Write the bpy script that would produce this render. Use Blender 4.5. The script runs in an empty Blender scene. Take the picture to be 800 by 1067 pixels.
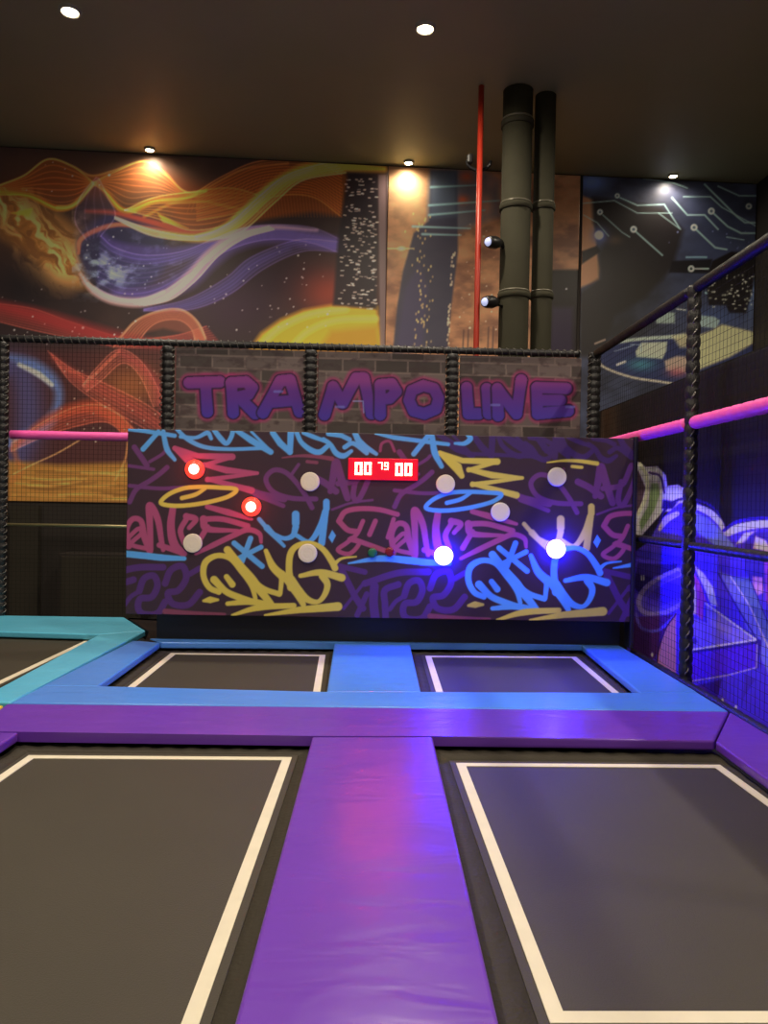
import bpy, bmesh, math, random
import numpy as np
from mathutils import Vector, Matrix
random.seed(7)
sc = bpy.context.scene
COL = sc.collection
R = math.radians

# ------------------------------------------------------------------ camera
F = 800.0
CX, CY = 400.0, 533.5
VPX, VPY, ROLL = 389.0, 521.0, 0.018
EYE = Vector((0, 0, 1.4))
dY = Vector((VPX - CX, -(VPY - CY), -F)).normalized()          # world +Y seen from the camera
xv = Vector((1, -ROLL, 0)); xv.z = -(xv.x * dY.x + xv.y * dY.y) / dY.z
dX = xv.normalized()
dZ = dX.cross(dY)
# rows of world->camera are dX,dY,dZ as columns ; camera->world = transpose
M = Matrix((dX, dY, dZ))                                        # M @ cam_vec = world vec
cam = bpy.data.cameras.new('camera'); co = bpy.data.objects.new('camera', cam); COL.objects.link(co)
cam.sensor_fit = 'HORIZONTAL'; cam.sensor_width = 36; cam.lens = 36 * F / 800
cam.clip_start = .05; cam.clip_end = 200
co.matrix_world = Matrix.Translation(EYE) @ M.to_4x4()
sc.camera = co

def ray(px, py):
    return (M @ Vector((px - CX, -(py - CY), -F))).normalized()
def on(px, py, p0, n):
    d = ray(px, py); n = Vector(n); t = (Vector(p0) - EYE).dot(n) / d.dot(n)
    return EYE + d * t
def onz(px, py, z=0.0): return on(px, py, (0, 0, z), (0, 0, 1))
Mi = np.array(M.transposed())
def project(P):                                                 # (N,3) world -> px,py
    q = (P - np.array(EYE)) @ Mi.T
    return CX + F * q[:, 0] / -q[:, 2], CY - F * q[:, 1] / -q[:, 2]

# ------------------------------------------------------------------ materials
def s2l(c):
    return [((v / 255) / 12.92 if v / 255 <= .04045 else ((v / 255 + .055) / 1.055) ** 2.4) for v in c]
def mat(name, rgb, rough=.6, metal=0., spec=.5, emit=None, es=0., bump=0., bscale=40., vary=0., vscale=3., coat=0.):
    m = bpy.data.materials.new(name); m.use_nodes = True
    nt = m.node_tree; b = nt.nodes['Principled BSDF']
    c = s2l(rgb) + [1]
    b.inputs['Base Color'].default_value = c
    b.inputs['Roughness'].default_value = rough
    b.inputs['Metallic'].default_value = metal
    b.inputs['Specular IOR Level'].default_value = spec
    b.inputs['Coat Weight'].default_value = coat
    b.inputs['Coat Roughness'].default_value = .2
    if emit:
        b.inputs['Emission Color'].default_value = list(emit) + [1]
        b.inputs['Emission Strength'].default_value = es
    tc = nt.nodes.new('ShaderNodeTexCoord')
    if vary:
        n = nt.nodes.new('ShaderNodeTexNoise'); n.inputs['Scale'].default_value = vscale; n.inputs['Detail'].default_value = 6
        nt.links.new(tc.outputs['Object'], n.inputs['Vector'])
        r = nt.nodes.new('ShaderNodeMapRange'); r.inputs[1].default_value = .3; r.inputs[2].default_value = .7
        r.inputs[3].default_value = 1 - vary; r.inputs[4].default_value = 1 + vary
        nt.links.new(n.outputs['Fac'], r.inputs[0])
        mx = nt.nodes.new('ShaderNodeVectorMath'); mx.operation = 'SCALE'
        mx.inputs[0].default_value = c[:3]; nt.links.new(r.outputs[0], mx.inputs['Scale'])
        nt.links.new(mx.outputs[0], b.inputs['Base Color'])
    if bump:
        n = nt.nodes.new('ShaderNodeTexNoise'); n.inputs['Scale'].default_value = bscale; n.inputs['Detail'].default_value = 3
        nt.links.new(tc.outputs['Object'], n.inputs['Vector'])
        bp = nt.nodes.new('ShaderNodeBump'); bp.inputs['Strength'].default_value = bump; bp.inputs['Distance'].default_value = .02
        nt.links.new(n.outputs['Fac'], bp.inputs['Height']); nt.links.new(bp.outputs[0], b.inputs['Normal'])
    return m
def vinyl(name, rgb):
    """padded vinyl: satin, with long soft creases"""
    m = mat(name, rgb, .29, spec=.6, vary=.06, vscale=1.5)
    nt = m.node_tree; b = nt.nodes['Principled BSDF']
    tc = nt.nodes.new('ShaderNodeTexCoord'); mp = nt.nodes.new('ShaderNodeMapping'); mp.inputs['Scale'].default_value = (1, 2.5, 1)
    n = nt.nodes.new('ShaderNodeTexNoise'); n.inputs['Scale'].default_value = 2.2; n.inputs['Detail'].default_value = 2.5
    n.inputs['Distortion'].default_value = .6
    nt.links.new(tc.outputs['Object'], mp.inputs[0]); nt.links.new(mp.outputs[0], n.inputs['Vector'])
    bp = nt.nodes.new('ShaderNodeBump'); bp.inputs['Strength'].default_value = .18; bp.inputs['Distance'].default_value = .05
    nt.links.new(n.outputs['Fac'], bp.inputs['Height']); nt.links.new(bp.outputs[0], b.inputs['Normal'])
    return m
def paint_mat(name, rough=.5, spec=.4):
    m = bpy.data.materials.new(name); m.use_nodes = True; nt = m.node_tree; b = nt.nodes['Principled BSDF']
    a = nt.nodes.new('ShaderNodeAttribute'); a.attribute_name = 'print'
    nt.links.new(a.outputs['Color'], b.inputs['Base Color'])
    b.inputs['Roughness'].default_value = rough; b.inputs['Specular IOR Level'].default_value = spec
    return m
K = {}
K['purple'] = vinyl('purple_vinyl', (106, 56, 176))
K['blue'] = vinyl('blue_vinyl', (80, 140, 228))
K['cyan'] = vinyl('cyan_vinyl', (92, 186, 222))
K['yellow'] = vinyl('yellow_vinyl', (215, 200, 60))
K['blackv'] = mat('black_vinyl_shade', (16, 14, 20), .5, spec=.3)
K['mat'] = mat('woven_mat', (60, 55, 44), .62, spec=.35, bump=.15, bscale=160, vary=.05, vscale=2)
K['border'] = mat('mat_border_fabric', (54, 49, 40), .75, spec=.25, bump=.25, bscale=50)
K['tape'] = mat('cream_webbing', (214, 206, 184), .7, vary=.04, vscale=9)
K['under'] = mat('floor_black', (14, 13, 13), .8)
K['ceil'] = mat('ceiling_black_paint', (164, 160, 124), .5, spec=.35, vary=.06, vscale=.5)
K['wall'] = mat('wall_black_paint', (50, 43, 39), .7, vary=.08, vscale=.8)
K['wallside'] = mat('side_wall_black_paint', (30, 27, 28), .8, spec=.2, vary=.06)
K['pilaster'] = mat('pilaster_grey', (52, 46, 36), .7)
K['foam'] = mat('black_foam_sleeve', (26, 24, 27), .42, spec=.5, bump=.3, bscale=60)
K['lace'] = mat('black_lacing_cord', (92, 88, 84), .35, spec=.6)
K['net'] = mat('black_net_cord', (24, 22, 22), .8, spec=.2)
K['steel'] = mat('galvanised_rail', (150, 138, 100), .4, metal=.5)
K['pink'] = mat('pink_foam_sleeve', (255, 96, 186), .45, bump=.2, bscale=30)
K['duct'] = mat('dark_duct_paint', (60, 58, 46), .85, spec=.2, vary=.08)
K['band'] = mat('duct_band', (110, 106, 92), .4, metal=.3)
K['red'] = mat('red_pipe_paint', (168, 46, 28), .4)
K['frame'] = mat('black_panel_frame', (20, 18, 24), .5)
K['unlit'] = mat('frosted_target_lens', (236, 226, 200), .35, bump=.2, bscale=25)
K['bezel'] = mat('target_bezel', (150, 140, 140), .4)
K['redlens'] = mat('lit_red_ring', (255, 60, 40), .3, emit=(1, .05, .03), es=1.3)
K['redcore'] = mat('lit_red_core', (255, 200, 180), .3, emit=(1, .5, .35), es=6)
K['bluelens'] = mat('lit_blue_lens', (40, 40, 255), .3, emit=(.006, .002, 1), es=120)
K['bluecore'] = mat('lit_blue_core', (255, 255, 255), .3, emit=(.01, .009, 1), es=230)
K['screen'] = mat('red_display_screen', (60, 4, 10), .25, emit=(1, .0, .03), es=.8)
K['digit'] = mat('lit_digit', (255, 180, 150), .3, emit=(1, .12, .08), es=24)
K['greenb'] = mat('green_button', (30, 110, 80), .3)
K['redb'] = mat('red_button', (130, 20, 40), .3)
K['lampwhite'] = mat('downlight_trim', (160, 155, 140), .4)
K['lamplens'] = mat('downlight_lens', (255, 240, 200), .3, emit=(1, .85, .55), es=40)
K['head'] = mat('black_spotlight_body', (20, 19, 22), .4)
K['headlens'] = mat('spotlight_lens', (190, 200, 255), .2, emit=(.6, .66, 1), es=.6)
K['print'] = paint_mat('printed_wall_vinyl', .42, .4)
K['printp'] = paint_mat('printed_panel_sheet', .45, .35)
K['printb'] = paint_mat('printed_banner_fabric', .6, .3)
K['prints'] = paint_mat('printed_side_wall', .5, .35)

# ------------------------------------------------------------------ object helpers
def tag(o, label=None, cat=None, group=None, kind=None):
    if label: o['label'] = label
    if cat: o['category'] = cat
    if group: o['group'] = group
    if kind: o['kind'] = kind
    return o
def thing(name, label, cat, loc=(0, 0, 0), group=None):
    o = bpy.data.objects.new(name, None); COL.objects.link(o); o.location = loc; o.empty_display_size = .1
    return tag(o, label, cat, group)
def obj(name, bm, m, parent=None, smooth=False):
    """bm is in world coordinates; the mesh is stored relative to its own origin"""
    me = bpy.data.meshes.new(name)
    bmesh.ops.recalc_face_normals(bm, faces=bm.faces)
    vs = [v.co for v in bm.verts]
    c = Vector((sum(v.x for v in vs), sum(v.y for v in vs), sum(v.z for v in vs))) / len(vs)
    for v in bm.verts: v.co -= c
    bm.to_mesh(me); bm.free()
    for mm in (m if isinstance(m, list) else [m]): me.materials.append(mm)
    if smooth:
        for p in me.polygons: p.use_smooth = True
    o = bpy.data.objects.new(name, me); COL.objects.link(o)
    if parent:
        o.parent = parent; base = Vector((0, 0, 0)); q = parent
        while q: base += q.location; q = q.parent
        o.location = c - base
    else: o.location = c
    return o
def BM(): return bmesh.new()
def a_hexa(bm, P, mi=0):
    """8 points: bottom 4 then top 4"""
    v = [bm.verts.new(p) for p in P]
    for f in ((0, 1, 2, 3), (4, 5, 6, 7), (0, 1, 5, 4), (1, 2, 6, 5), (2, 3, 7, 6), (3, 0, 4, 7)):
        bm.faces.new([v[i] for i in f]).material_index = mi
    return v
def a_box(bm, x0, x1, y0, y1, z0, z1, mi=0):
    return a_hexa(bm, [(x0, y0, z0), (x1, y0, z0), (x1, y1, z0), (x0, y1, z0), (x0, y0, z1), (x1, y0, z1), (x1, y1, z1), (x0, y1, z1)], mi)
def bevel(bm, w, seg=2, edges=None):
    bmesh.ops.bevel(bm, geom=edges or list(bm.edges), offset=w, segments=seg, profile=.5, affect='EDGES', clamp_overlap=True)
def a_tube(bm, pts, rad, n=12, mi=0, cap=True):
    pts = [Vector(p) for p in pts]; rings = []
    if not hasattr(rad, '__len__'): rad = [rad] * len(pts)
    for i, p in enumerate(pts):
        t = (pts[min(i + 1, len(pts) - 1)] - pts[max(i - 1, 0)]).normalized()
        up = Vector((0, 0, 1)) if abs(t.z) < .9 else Vector((0, 1, 0))
        a = t.cross(up).normalized(); b = t.cross(a)
        rings.append([bm.verts.new(p + (a * math.cos(q) + b * math.sin(q)) * rad[i]) for q in [2 * math.pi * k / n for k in range(n)]])
    for r0, r1 in zip(rings, rings[1:]):
        for k in range(n):
            bm.faces.new((r0[k], r0[(k + 1) % n], r1[(k + 1) % n], r1[k])).material_index = mi
    if cap:
        bm.faces.new(rings[0][::-1]).material_index = mi; bm.faces.new(rings[-1]).material_index = mi
def a_ribbed(bm, p, q, r, pitch=.09, depth=.12, n=12):
    p = Vector(p); q = Vector(q); L = (q - p).length; k = max(2, int(L / pitch)); pts = []; rad = []
    for i in range(k):
        for f, rr in ((.04, 1 - depth), (.25, 1.), (.75, 1.), (.96, 1 - depth)):
            pts.append(p.lerp(q, (i + f) / k)); rad.append(r * rr)
    a_tube(bm, pts, rad, n)
def a_prism(bm, poly, z0, z1):
    b = [bm.verts.new((p[0], p[1], z0)) for p in poly]; t = [bm.verts.new((p[0], p[1], z1)) for p in poly]
    n = len(poly); bm.faces.new(b[::-1]); bm.faces.new(t)
    for i in range(n): bm.faces.new((b[i], b[(i + 1) % n], t[(i + 1) % n], t[i]))
def a_disc_front(bm, c, r, depth, n=28, prof=((1, 0), (1, .6), (.9, .9), (.6, 1))):
    """lathe facing -Y standing on a vertical plane at point c"""
    c = Vector(c); rings = []
    for rr, dd in prof:
        rings.append([bm.verts.new(c + Vector((math.cos(2 * math.pi * k / n) * r * rr, -depth * dd, math.sin(2 * math.pi * k / n) * r * rr))) for k in range(n)])
    for a, b in zip(rings, rings[1:]):
        for k in range(n): bm.faces.new((a[k], a[(k + 1) % n], b[(k + 1) % n], b[k]))
    bm.faces.new(rings[0]); bm.faces.new(rings[-1])

# ------------------------------------------------------------------ numpy painting of printed surfaces
def cat_rom(pts, k=8, closed=False):
    P = [np.array(p, float) for p in pts]
    if len(P) < 3: return np.array(P)
    out = []
    if closed: Q = [P[-1]] + P + [P[0], P[1]]
    else: Q = [2 * P[0] - P[1]] + P + [2 * P[-1] - P[-2]]
    for i in range(1, len(Q) - 2):
        for j in range(k):
            t = j / k; a, b, c, d = Q[i - 1], Q[i], Q[i + 1], Q[i + 2]
            out.append(.5 * (2 * b + (c - a) * t + (2 * a - 5 * b + 4 * c - d) * t * t + (3 * b - a - 3 * c + d) * t ** 3))
    out.append(Q[-2]); return np.array(out)
_lat = np.random.RandomState(3).rand(128, 128)
def vnoise(x, y):
    xi = np.floor(x).astype(int); yi = np.floor(y).astype(int); fx = x - xi; fy = y - yi
    fx = fx * fx * (3 - 2 * fx); fy = fy * fy * (3 - 2 * fy)
    g = lambda a, b: _lat[a % 128, b % 128]
    return (g(xi, yi) * (1 - fx) + g(xi + 1, yi) * fx) * (1 - fy) + (g(xi, yi + 1) * (1 - fx) + g(xi + 1, yi + 1) * fx) * fy
def fbm(x, y, o=4):
    s = 0; a = .5; t = 0
    for _ in range(o): s = s + a * vnoise(x, y); t += a; a *= .5; x = x * 2.03 + 17; y = y * 2.03 + 5
    return s / t
class Cv:
    def __init__(s, X, Y, base):
        s.X, s.Y = X, Y; s.C = np.tile(np.array(base, float), (len(X), 1))
    def sel(s, x0, x1, y0, y1): return np.nonzero((s.X > x0) & (s.X < x1) & (s.Y > y0) & (s.Y < y1))[0]
    def mix(s, i, a, col): s.C[i] = s.C[i] * (1 - a[:, None]) + np.array(col, float) * a[:, None]
    def add(s, i, a, col): s.C[i] = np.clip(s.C[i] + a[:, None] * np.array(col, float), 0, 255)
    def sdist(s, P, W, i):
        x, y = s.X[i], s.Y[i]; D = np.full(len(i), 1e9)
        for k in range(len(P) - 1):
            a, b = P[k], P[k + 1]; d = b - a; L = max(d @ d, 1e-9)
            t = np.clip(((x - a[0]) * d[0] + (y - a[1]) * d[1]) / L, 0, 1)
            D = np.minimum(D, np.hypot(x - a[0] - t * d[0], y - a[1] - t * d[1]) - (W[k] * (1 - t) + W[k + 1] * t))
        return D
    def stroke(s, pts, w, col, a=1., soft=.5, smooth=True, closed=False, glow=False):
        P = cat_rom(pts, closed=closed) if smooth else np.array(pts, float)
        if hasattr(w, '__len__'): W = np.interp(np.linspace(0, 1, len(P)), np.linspace(0, 1, len(w)), w) / 2
        else: W = np.full(len(P), w / 2.)
        m = W.max() + soft * 3 + 2
        i = s.sel(P[:, 0].min() - m, P[:, 0].max() + m, P[:, 1].min() - m, P[:, 1].max() + m)
        if not len(i): return
        D = s.sdist(P, W, i)
        al = np.clip(.5 - D / (2 * soft), 0, 1) * a
        (s.add if glow else s.mix)(i, al, col)
    def fade(s, pts, w, col, a=1., side=0):
        """soft gaussian ribbon"""
        P = cat_rom(pts); W = np.zeros(len(P))
        ww = np.max(w); m = ww * 2.2
        i = s.sel(P[:, 0].min() - m, P[:, 0].max() + m, P[:, 1].min() - m, P[:, 1].max() + m)
        if not len(i): return
        D = s.sdist(P, W, i); s.mix(i, a * np.exp(-(D / ww) ** 2), col)
    def poly(s, pts, col, a=1., soft=.5, noise=None):
        P = np.array(pts, float)
        i = s.sel(P[:, 0].min() - soft * 2, P[:, 0].max() + soft * 2, P[:, 1].min() - soft * 2, P[:, 1].max() + soft * 2)
        if not len(i): return
        x, y = s.X[i], s.Y[i]; ins = np.zeros(len(i), bool)
        for k in range(len(P)):
            x0, y0 = P[k]; x1, y1 = P[(k + 1) % len(P)]
            if y0 == y1: continue
            c = ((y0 > y) != (y1 > y)) & (x < (x1 - x0) * (y - y0) / (y1 - y0) + x0); ins ^= c
        Q = np.vstack([P, P[:1]]); D = s.sdist(Q, np.zeros(len(Q)), i)
        sd = np.where(ins, -D, D); al = np.clip(.5 - sd / (2 * soft), 0, 1) * a
        if noise: al = al * np.clip((fbm(x / noise, y / noise) - .3) * 2.5, 0, 1)
        s.mix(i, al, col)
    def blob(s, x, y, rx, ry, col, a=1., rot=0., glow=False):
        m = max(rx, ry) * 2.2; i = s.sel(x - m, x + m, y - m, y + m)
        if not len(i): return
        u = s.X[i] - x; v = s.Y[i] - y; c, n = math.cos(rot), math.sin(rot)
        al = a * np.exp(-(((u * c + v * n) / rx) ** 2 + ((v * c - u * n) / ry) ** 2))
        (s.add if glow else s.mix)(i, al, col)
    def disc(s, x, y, rx, ry, col, a=1., soft=.5):
        m = max(rx, ry) + 3; i = s.sel(x - m, x + m, y - m, y + m)
        if not len(i): return
        d = (np.hypot((s.X[i] - x) / rx, (s.Y[i] - y) / ry) - 1) * min(rx, ry)
        s.mix(i, np.clip(.5 - d / (2 * soft), 0, 1) * a, col)

def printed(name, org, U, V, nx, ny, thick, paint, base, m, parent=None, gain=1.):
    """solid sheet: front face is a fine grid carrying the print as a colour attribute.
       org = lower left corner, U, V = edge vectors, back is along -(UxV)... towards +Y / +X"""
    org, U, V = (np.array(q, float) for q in (org, U, V))
    nrm = np.cross(U, V); nrm /= np.linalg.norm(nrm)               # front normal
    u = np.linspace(0, 1, nx + 1); v = np.linspace(0, 1, ny + 1)
    uu, vv = np.meshgrid(u, v)
    P = org + uu.ravel()[:, None] * U + vv.ravel()[:, None] * V
    X, Y = project(P)
    cv = Cv(X, Y, base); paint(cv)
    lin = np.clip(cv.C, 0, 255) / 255; lin = np.where(lin <= .04045, lin / 12.92, ((lin + .055) / 1.055) ** 2.4)
    lin = np.clip(lin * gain, 0, .9)
    N = len(P); back = np.array([org, org + U, org + U + V, org + V]) - nrm * thick
    allv = np.vstack([P, back]); c0 = allv.mean(0)
    idx = np.arange(N).reshape(ny + 1, nx + 1)
    q = np.stack([idx[:-1, :-1], idx[:-1, 1:], idx[1:, 1:], idx[1:, :-1]], -1).reshape(-1, 4)
    loops = list(q.ravel()); tot = [4] * len(q)
    bl = idx[0, :]; tl = idx[-1, :]; lf = idx[:, 0]; rt = idx[:, -1]
    for f in ([N, N + 3, N + 2, N + 1], list(bl[::-1]) + [N, N + 1], list(tl) + [N + 2, N + 3], list(lf) + [N + 3, N], list(rt[::-1]) + [N + 1, N + 2]):
        loops += [int(k) for k in f]; tot.append(len(f))
    me = bpy.data.meshes.new(name)
    me.vertices.add(len(allv)); me.vertices.foreach_set('co', (allv - c0).astype(np.float32).ravel())
    me.loops.add(len(loops)); me.loops.foreach_set('vertex_index', np.array(loops, np.int32))
    tot = np.array(tot, np.int32); me.polygons.add(len(tot))
    me.polygons.foreach_set('loop_start', np.concatenate([[0], np.cumsum(tot)[:-1]]).astype(np.int32))
    me.update(calc_edges=True)
    ca = me.color_attributes.new('print', 'FLOAT_COLOR', 'POINT')
    rgba = np.ones((len(allv), 4), np.float32); rgba[:N, :3] = lin; rgba[N:, :3] = .01
    ca.data.foreach_set('color', rgba.ravel())
    me.materials.append(m)
    o = bpy.data.objects.new(name, me); COL.objects.link(o)
    c0 = Vector(c0)
    if parent: o.parent = parent; o.location = c0 - parent.location
    else: o.location = c0
    return o

# ------------------------------------------------------------------ planes of the place
CEIL = 6.6
WY = 12.0; WK = .058                      # back wall: y = WY + WK*x
FY = 9.0; FK = .034                       # back net frame
FTOP = 3.17
wn = Vector((-WK, 1, 0)).normalized(); fn = Vector((-FK, 1, 0)).normalized()
def onwall(px, py, off=0): return on(px, py, (0, WY - off, 0), wn)
def onfence(px, py, off=0): return on(px, py, (0, FY - off, 0), fn)
SX = 2.78                                  # low side wall
FX = 2.59                                  # right-hand net frame

# --- structure
def struct(name, bm, m): return tag(obj(name, bm, m), kind='structure')
b = BM(); a_box(b, -9, 7.2, -4, 13.4, -.6, -.45); struct('floor', b, K['under'])
b = BM(); a_box(b, -9, 7.2, -4, 13.4, CEIL, CEIL + .15); struct('ceiling', b, K['ceil'])
b = BM()
x0, x1 = -9, 7.2
a_hexa(b, [(x0, WY + WK * x0, -.45), (x1, WY + WK * x1, -.45), (x1, WY + WK * x1 + .2, -.45), (x0, WY + WK * x0 + .2, -.45),
           (x0, WY + WK * x0, CEIL), (x1, WY + WK * x1, CEIL), (x1, WY + WK * x1 + .2, CEIL), (x0, WY + WK * x0 + .2, CEIL)])
struct('wall_back', b, K['wall'])
rx = onwall(786, 300).x
b = BM(); a_box(b, rx, rx + .2, -4, WY + WK * rx - .01, -.45, CEIL); struct('wall_right', b, K['wall'])
b = BM(); a_box(b, -9.2, -9, -4, 13.4, -.45, CEIL); struct('wall_left', b, K['wall'])
STOP = 2.56
b = BM(); a_box(b, SX + .02, SX + .2, -3, 9.6, -.45, STOP); struct('wall_side', b, K['wallside'])
# dark pilaster and board low on the back wall
pa = onwall(14, 560); pb = onwall(44, 560)
b = BM(); a_box(b, pa.x, pb.x, pa.y - .12, pa.y - .02, -.45, 1.22); struct('trim_1', b, K['pilaster'])
pa = onwall(64, 576, .4); pb = onwall(150, 630, .4)
t = thing('cabinet', 'low dark cabinet against the back wall behind the left net', 'cabinet', (pa.x, pa.y, -.45))
b = BM(); a_box(b, pa.x, pb.x, pa.y - .1, pa.y + .3, -.45, pa.z); bevel(b, .01); obj('body', b, K['wall'], t)
b = BM(); a_box(b, pa.x + .04, pb.x - .04, pa.y - .125, pa.y - .101, -.4, pa.z - .04); bevel(b, .006); obj('door', b, K['pilaster'], t)

# ------------------------------------------------------------------ murals on the back wall
RS = np.random.RandomState(11)
def stars(cv, x0, x1, y0, y1, n, c=(210, 200, 200), inside=None):
    for _ in range(n):
        x = RS.uniform(x0, x1); y = RS.uniform(y0, y1); r = RS.choice([.5, .7, .9, 1.2], p=[.4, .35, .18, .07])
        cv.disc(x, y, r, r, c, RS.uniform(.3, .9), .6)
def bundle(c, A, B, n, col, a=.3, w=1.1, hot=None):
    """a sheaf of fine glowing lines running between two curves"""
    A = cat_rom(A, 6); B = cat_rom(B, 6); t = np.linspace(0, 1, 60)
    rs = lambda P: np.stack([np.interp(t, np.linspace(0, 1, len(P)), P[:, k]) for k in (0, 1)], 1)
    A, B = rs(A), rs(B); c.poly(list(A) + list(B[::-1]), col, a * .75, 1.5)
    for k in range(n):
        f = k / max(n - 1, 1); P = A * (1 - f) + B * f
        e = 1 if k in (0, n - 1) else .45
        c.stroke(P, w, hot or col, a * e, .8, smooth=False, glow=True)
def mural_space(c):
    X, Y = c.X, c.Y; I = np.arange(len(X)); n = fbm(X / 60, Y / 60)
    c.mix(I, np.clip((n - .4) * 1.6, 0, .6), (66, 48, 44))
    c.blob(40, 175, 90, 22, (78, 54, 44), .8); c.blob(150, 185, 60, 30, (110, 88, 66), .6)
    c.blob(30, 300, 60, 32, (28, 24, 28), .9); c.blob(290, 290, 60, 26, (38, 26, 34), .9)
    c.blob(345, 305, 34, 26, (138, 54, 40), .75); c.blob(240, 320, 50, 30, (52, 32, 52), .6)
    # mesh-like waves
    for k in range(9):
        o = k * 2.3
        c.stroke([(0, 193 + o), (25, 183 + o), (50, 166 + o), (75, 173 + o), (95, 183 + o * .6), (118, 178 + o * .6), (150, 168 + o), (172, 180 + o), (190, 198 + o * .4), (207, 201 + o * .3), (228, 189 + o), (255, 176 + o), (300, 170 + o)],
                 1.1, (196, 104, 46), .5 - k * .035, 1.2)
    c.stroke([(0, 193), (25, 183), (50, 166), (75, 173), (95, 183), (118, 178), (150, 168), (172, 180), (190, 198), (207, 201), (228, 189), (255, 176), (300, 170)], 1.6, (226, 150, 84), .8, 1.)
    c.fade([(0, 205), (50, 192), (100, 195), (160, 188), (230, 205), (290, 190)], 13, (134, 62, 28), .55)
    # ridged band right
    c.poly([(262, 232), (285, 208), (318, 188), (358, 180), (372, 190), (360, 226), (325, 221), (290, 226)], (122, 62, 26), .8, 3)
    for k in range(30):
        x = 270 + k * 3.2; c.stroke([(x, 206 - k * .5), (x + 3, 226)], .8, (176, 100, 48), .35, .7, smooth=False)
    c.poly([(175, 215), (225, 190), (270, 168), (345, 172), (300, 182), (262, 208), (230, 235), (195, 240)], (120, 62, 30), .55, 5)
    for k in range(24):
        x = 200 + k * 4.2; c.stroke([(x, 205 - k * 1.2), (x - 5, 222 - k * 1.4)], .7, (190, 116, 62), .3, .7, smooth=False)
    # golden nebula
    c.poly([(-5, 200), (30, 206), (62, 222), (84, 238), (80, 262), (88, 285), (96, 306), (66, 294), (30, 266), (12, 255), (-5, 246)], (112, 76, 44), .7, 5)
    i = c.sel(-65, 100, 195, 312); u = (X[i] - 0) * .64 + (Y[i] - 215) * .77; v = (X[i] - 0) * -.77 + (Y[i] - 215) * .64
    wob = fbm(u / 20, v / 20, 3) * 26; nn = fbm(u / 26 + 3, (v + wob) / 5.5, 5)
    w = np.exp(-((v + 6 - u * -.1) / 23) ** 2) * np.clip((125 - u) / 30, 0, 1)
    c.mix(i, w * .75, (150, 98, 48)); c.mix(i, np.clip((nn - .46) * 5, 0, .85) * w, (226, 170, 104)); c.mix(i, np.clip((.44 - nn) * 5, 0, .6) * w, (92, 58, 38))
    # planet
    c.disc(128, 262, 47, 41, (44, 44, 74), .9, 4)
    i = c.sel(75, 190, 215, 315); nn = fbm(X[i] / 9, Y[i] / 7, 5)
    w = np.exp(-((X[i] - 112) / 34) ** 2 - ((Y[i] - 282) / 20) ** 2)
    c.mix(i, np.clip((nn - .42) * 3.6, 0, 1) * w, (156, 178, 206))
    w = np.exp(-((X[i] - 80) / 14) ** 2 - ((Y[i] - 232) / 18) ** 2); c.mix(i, np.clip((nn - .3) * 2, 0, .8) * w, (130, 104, 92))
    w = np.exp(-((X[i] - 150) / 40) ** 2 - ((Y[i] - 270) / 22) ** 2); c.mix(i, np.clip((nn - .5) * 3, 0, .7) * w, (120, 120, 180))
    stars(c, 85, 175, 235, 305, 26, (220, 226, 255))
    # violet sweeps
    c.stroke([(104, 242), (118, 256), (142, 264), (176, 266), (210, 258), (240, 244)], [4, 12, 18, 18, 12, 6], (74, 62, 126), .8, 3)
    c.stroke([(120, 305), (160, 306), (195, 292), (220, 268), (248, 250), (290, 245), (360, 256)], [8, 14, 20, 22, 22, 18, 14], (82, 66, 132), .75, 4)
    c.stroke([(150, 322), (195, 318), (235, 300), (262, 276), (300, 258)], [3, 10, 14, 12, 5], (66, 56, 110), .6, 4)
    c.stroke([(84, 286), (96, 302), (116, 312), (146, 315), (172, 307), (196, 288), (218, 264), (244, 245), (282, 237), (330, 240)], [3, 6, 9, 10, 9, 9, 8, 6, 4, 2], (198, 156, 160), .85, 2)
    c.stroke([(92, 296), (116, 310), (146, 313), (170, 304)], 3, (236, 200, 188), .7, 1.5)
    # fire ribbons
    c.stroke([(0, 200), (30, 204), (60, 217), (80, 212), (97, 192), (108, 198), (130, 220), (160, 210), (190, 207), (215, 197)], [3, 5, 6, 4, 3, 4, 6, 5, 4, 2], (226, 136, 44), .85, 1.5)
    c.stroke([(60, 216), (76, 213), (97, 193)], 3, (250, 196, 90), .8, 1.2)
    c.stroke([(150, 226), (180, 212), (212, 210), (240, 216), (268, 220)], 2.2, (224, 150, 60), .7, 1.5)
    c.poly([(12, 222), (34, 217), (30, 226)], (236, 170, 60), .9, 1.5); c.poly([(164, 222), (170, 232), (196, 238), (184, 232)], (244, 190, 60), .9, 1.2)
    c.stroke([(82, 264), (84, 250), (100, 240), (124, 234), (160, 239), (198, 247)], [2, 4, 5, 4, 4, 3], (214, 110, 84), .9, 1.3)
    c.stroke([(90, 220), (120, 222), (160, 232), (200, 243), (228, 240)], [3, 5, 7, 8, 7], (190, 76, 54), .75, 2)
    c.stroke([(170, 244), (205, 248), (232, 241), (258, 220), (284, 196), (316, 178), (350, 174), (400, 176)], [4, 8, 12, 13, 14, 14, 11, 6], (232, 176, 66), .9, 2.5)
    c.stroke([(205, 247), (234, 238), (262, 213), (290, 190), (325, 176)], [3, 6, 7, 6, 3], (252, 226, 140), .85, 2)
    Y1_ = (214, 132, 52)
    bundle(c, [(0, 193), (25, 183), (50, 166), (75, 173), (97, 190)], [(0, 203), (30, 204), (60, 217), (80, 212), (97, 192)], 9, (150, 76, 34), .5, 1, Y1_)
    bundle(c, [(97, 190), (118, 180), (150, 168), (172, 182), (192, 199), (215, 199)], [(97, 192), (110, 200), (130, 219), (160, 210), (190, 208), (215, 200)], 9, (128, 78, 44), .45, 1, Y1_)
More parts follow.
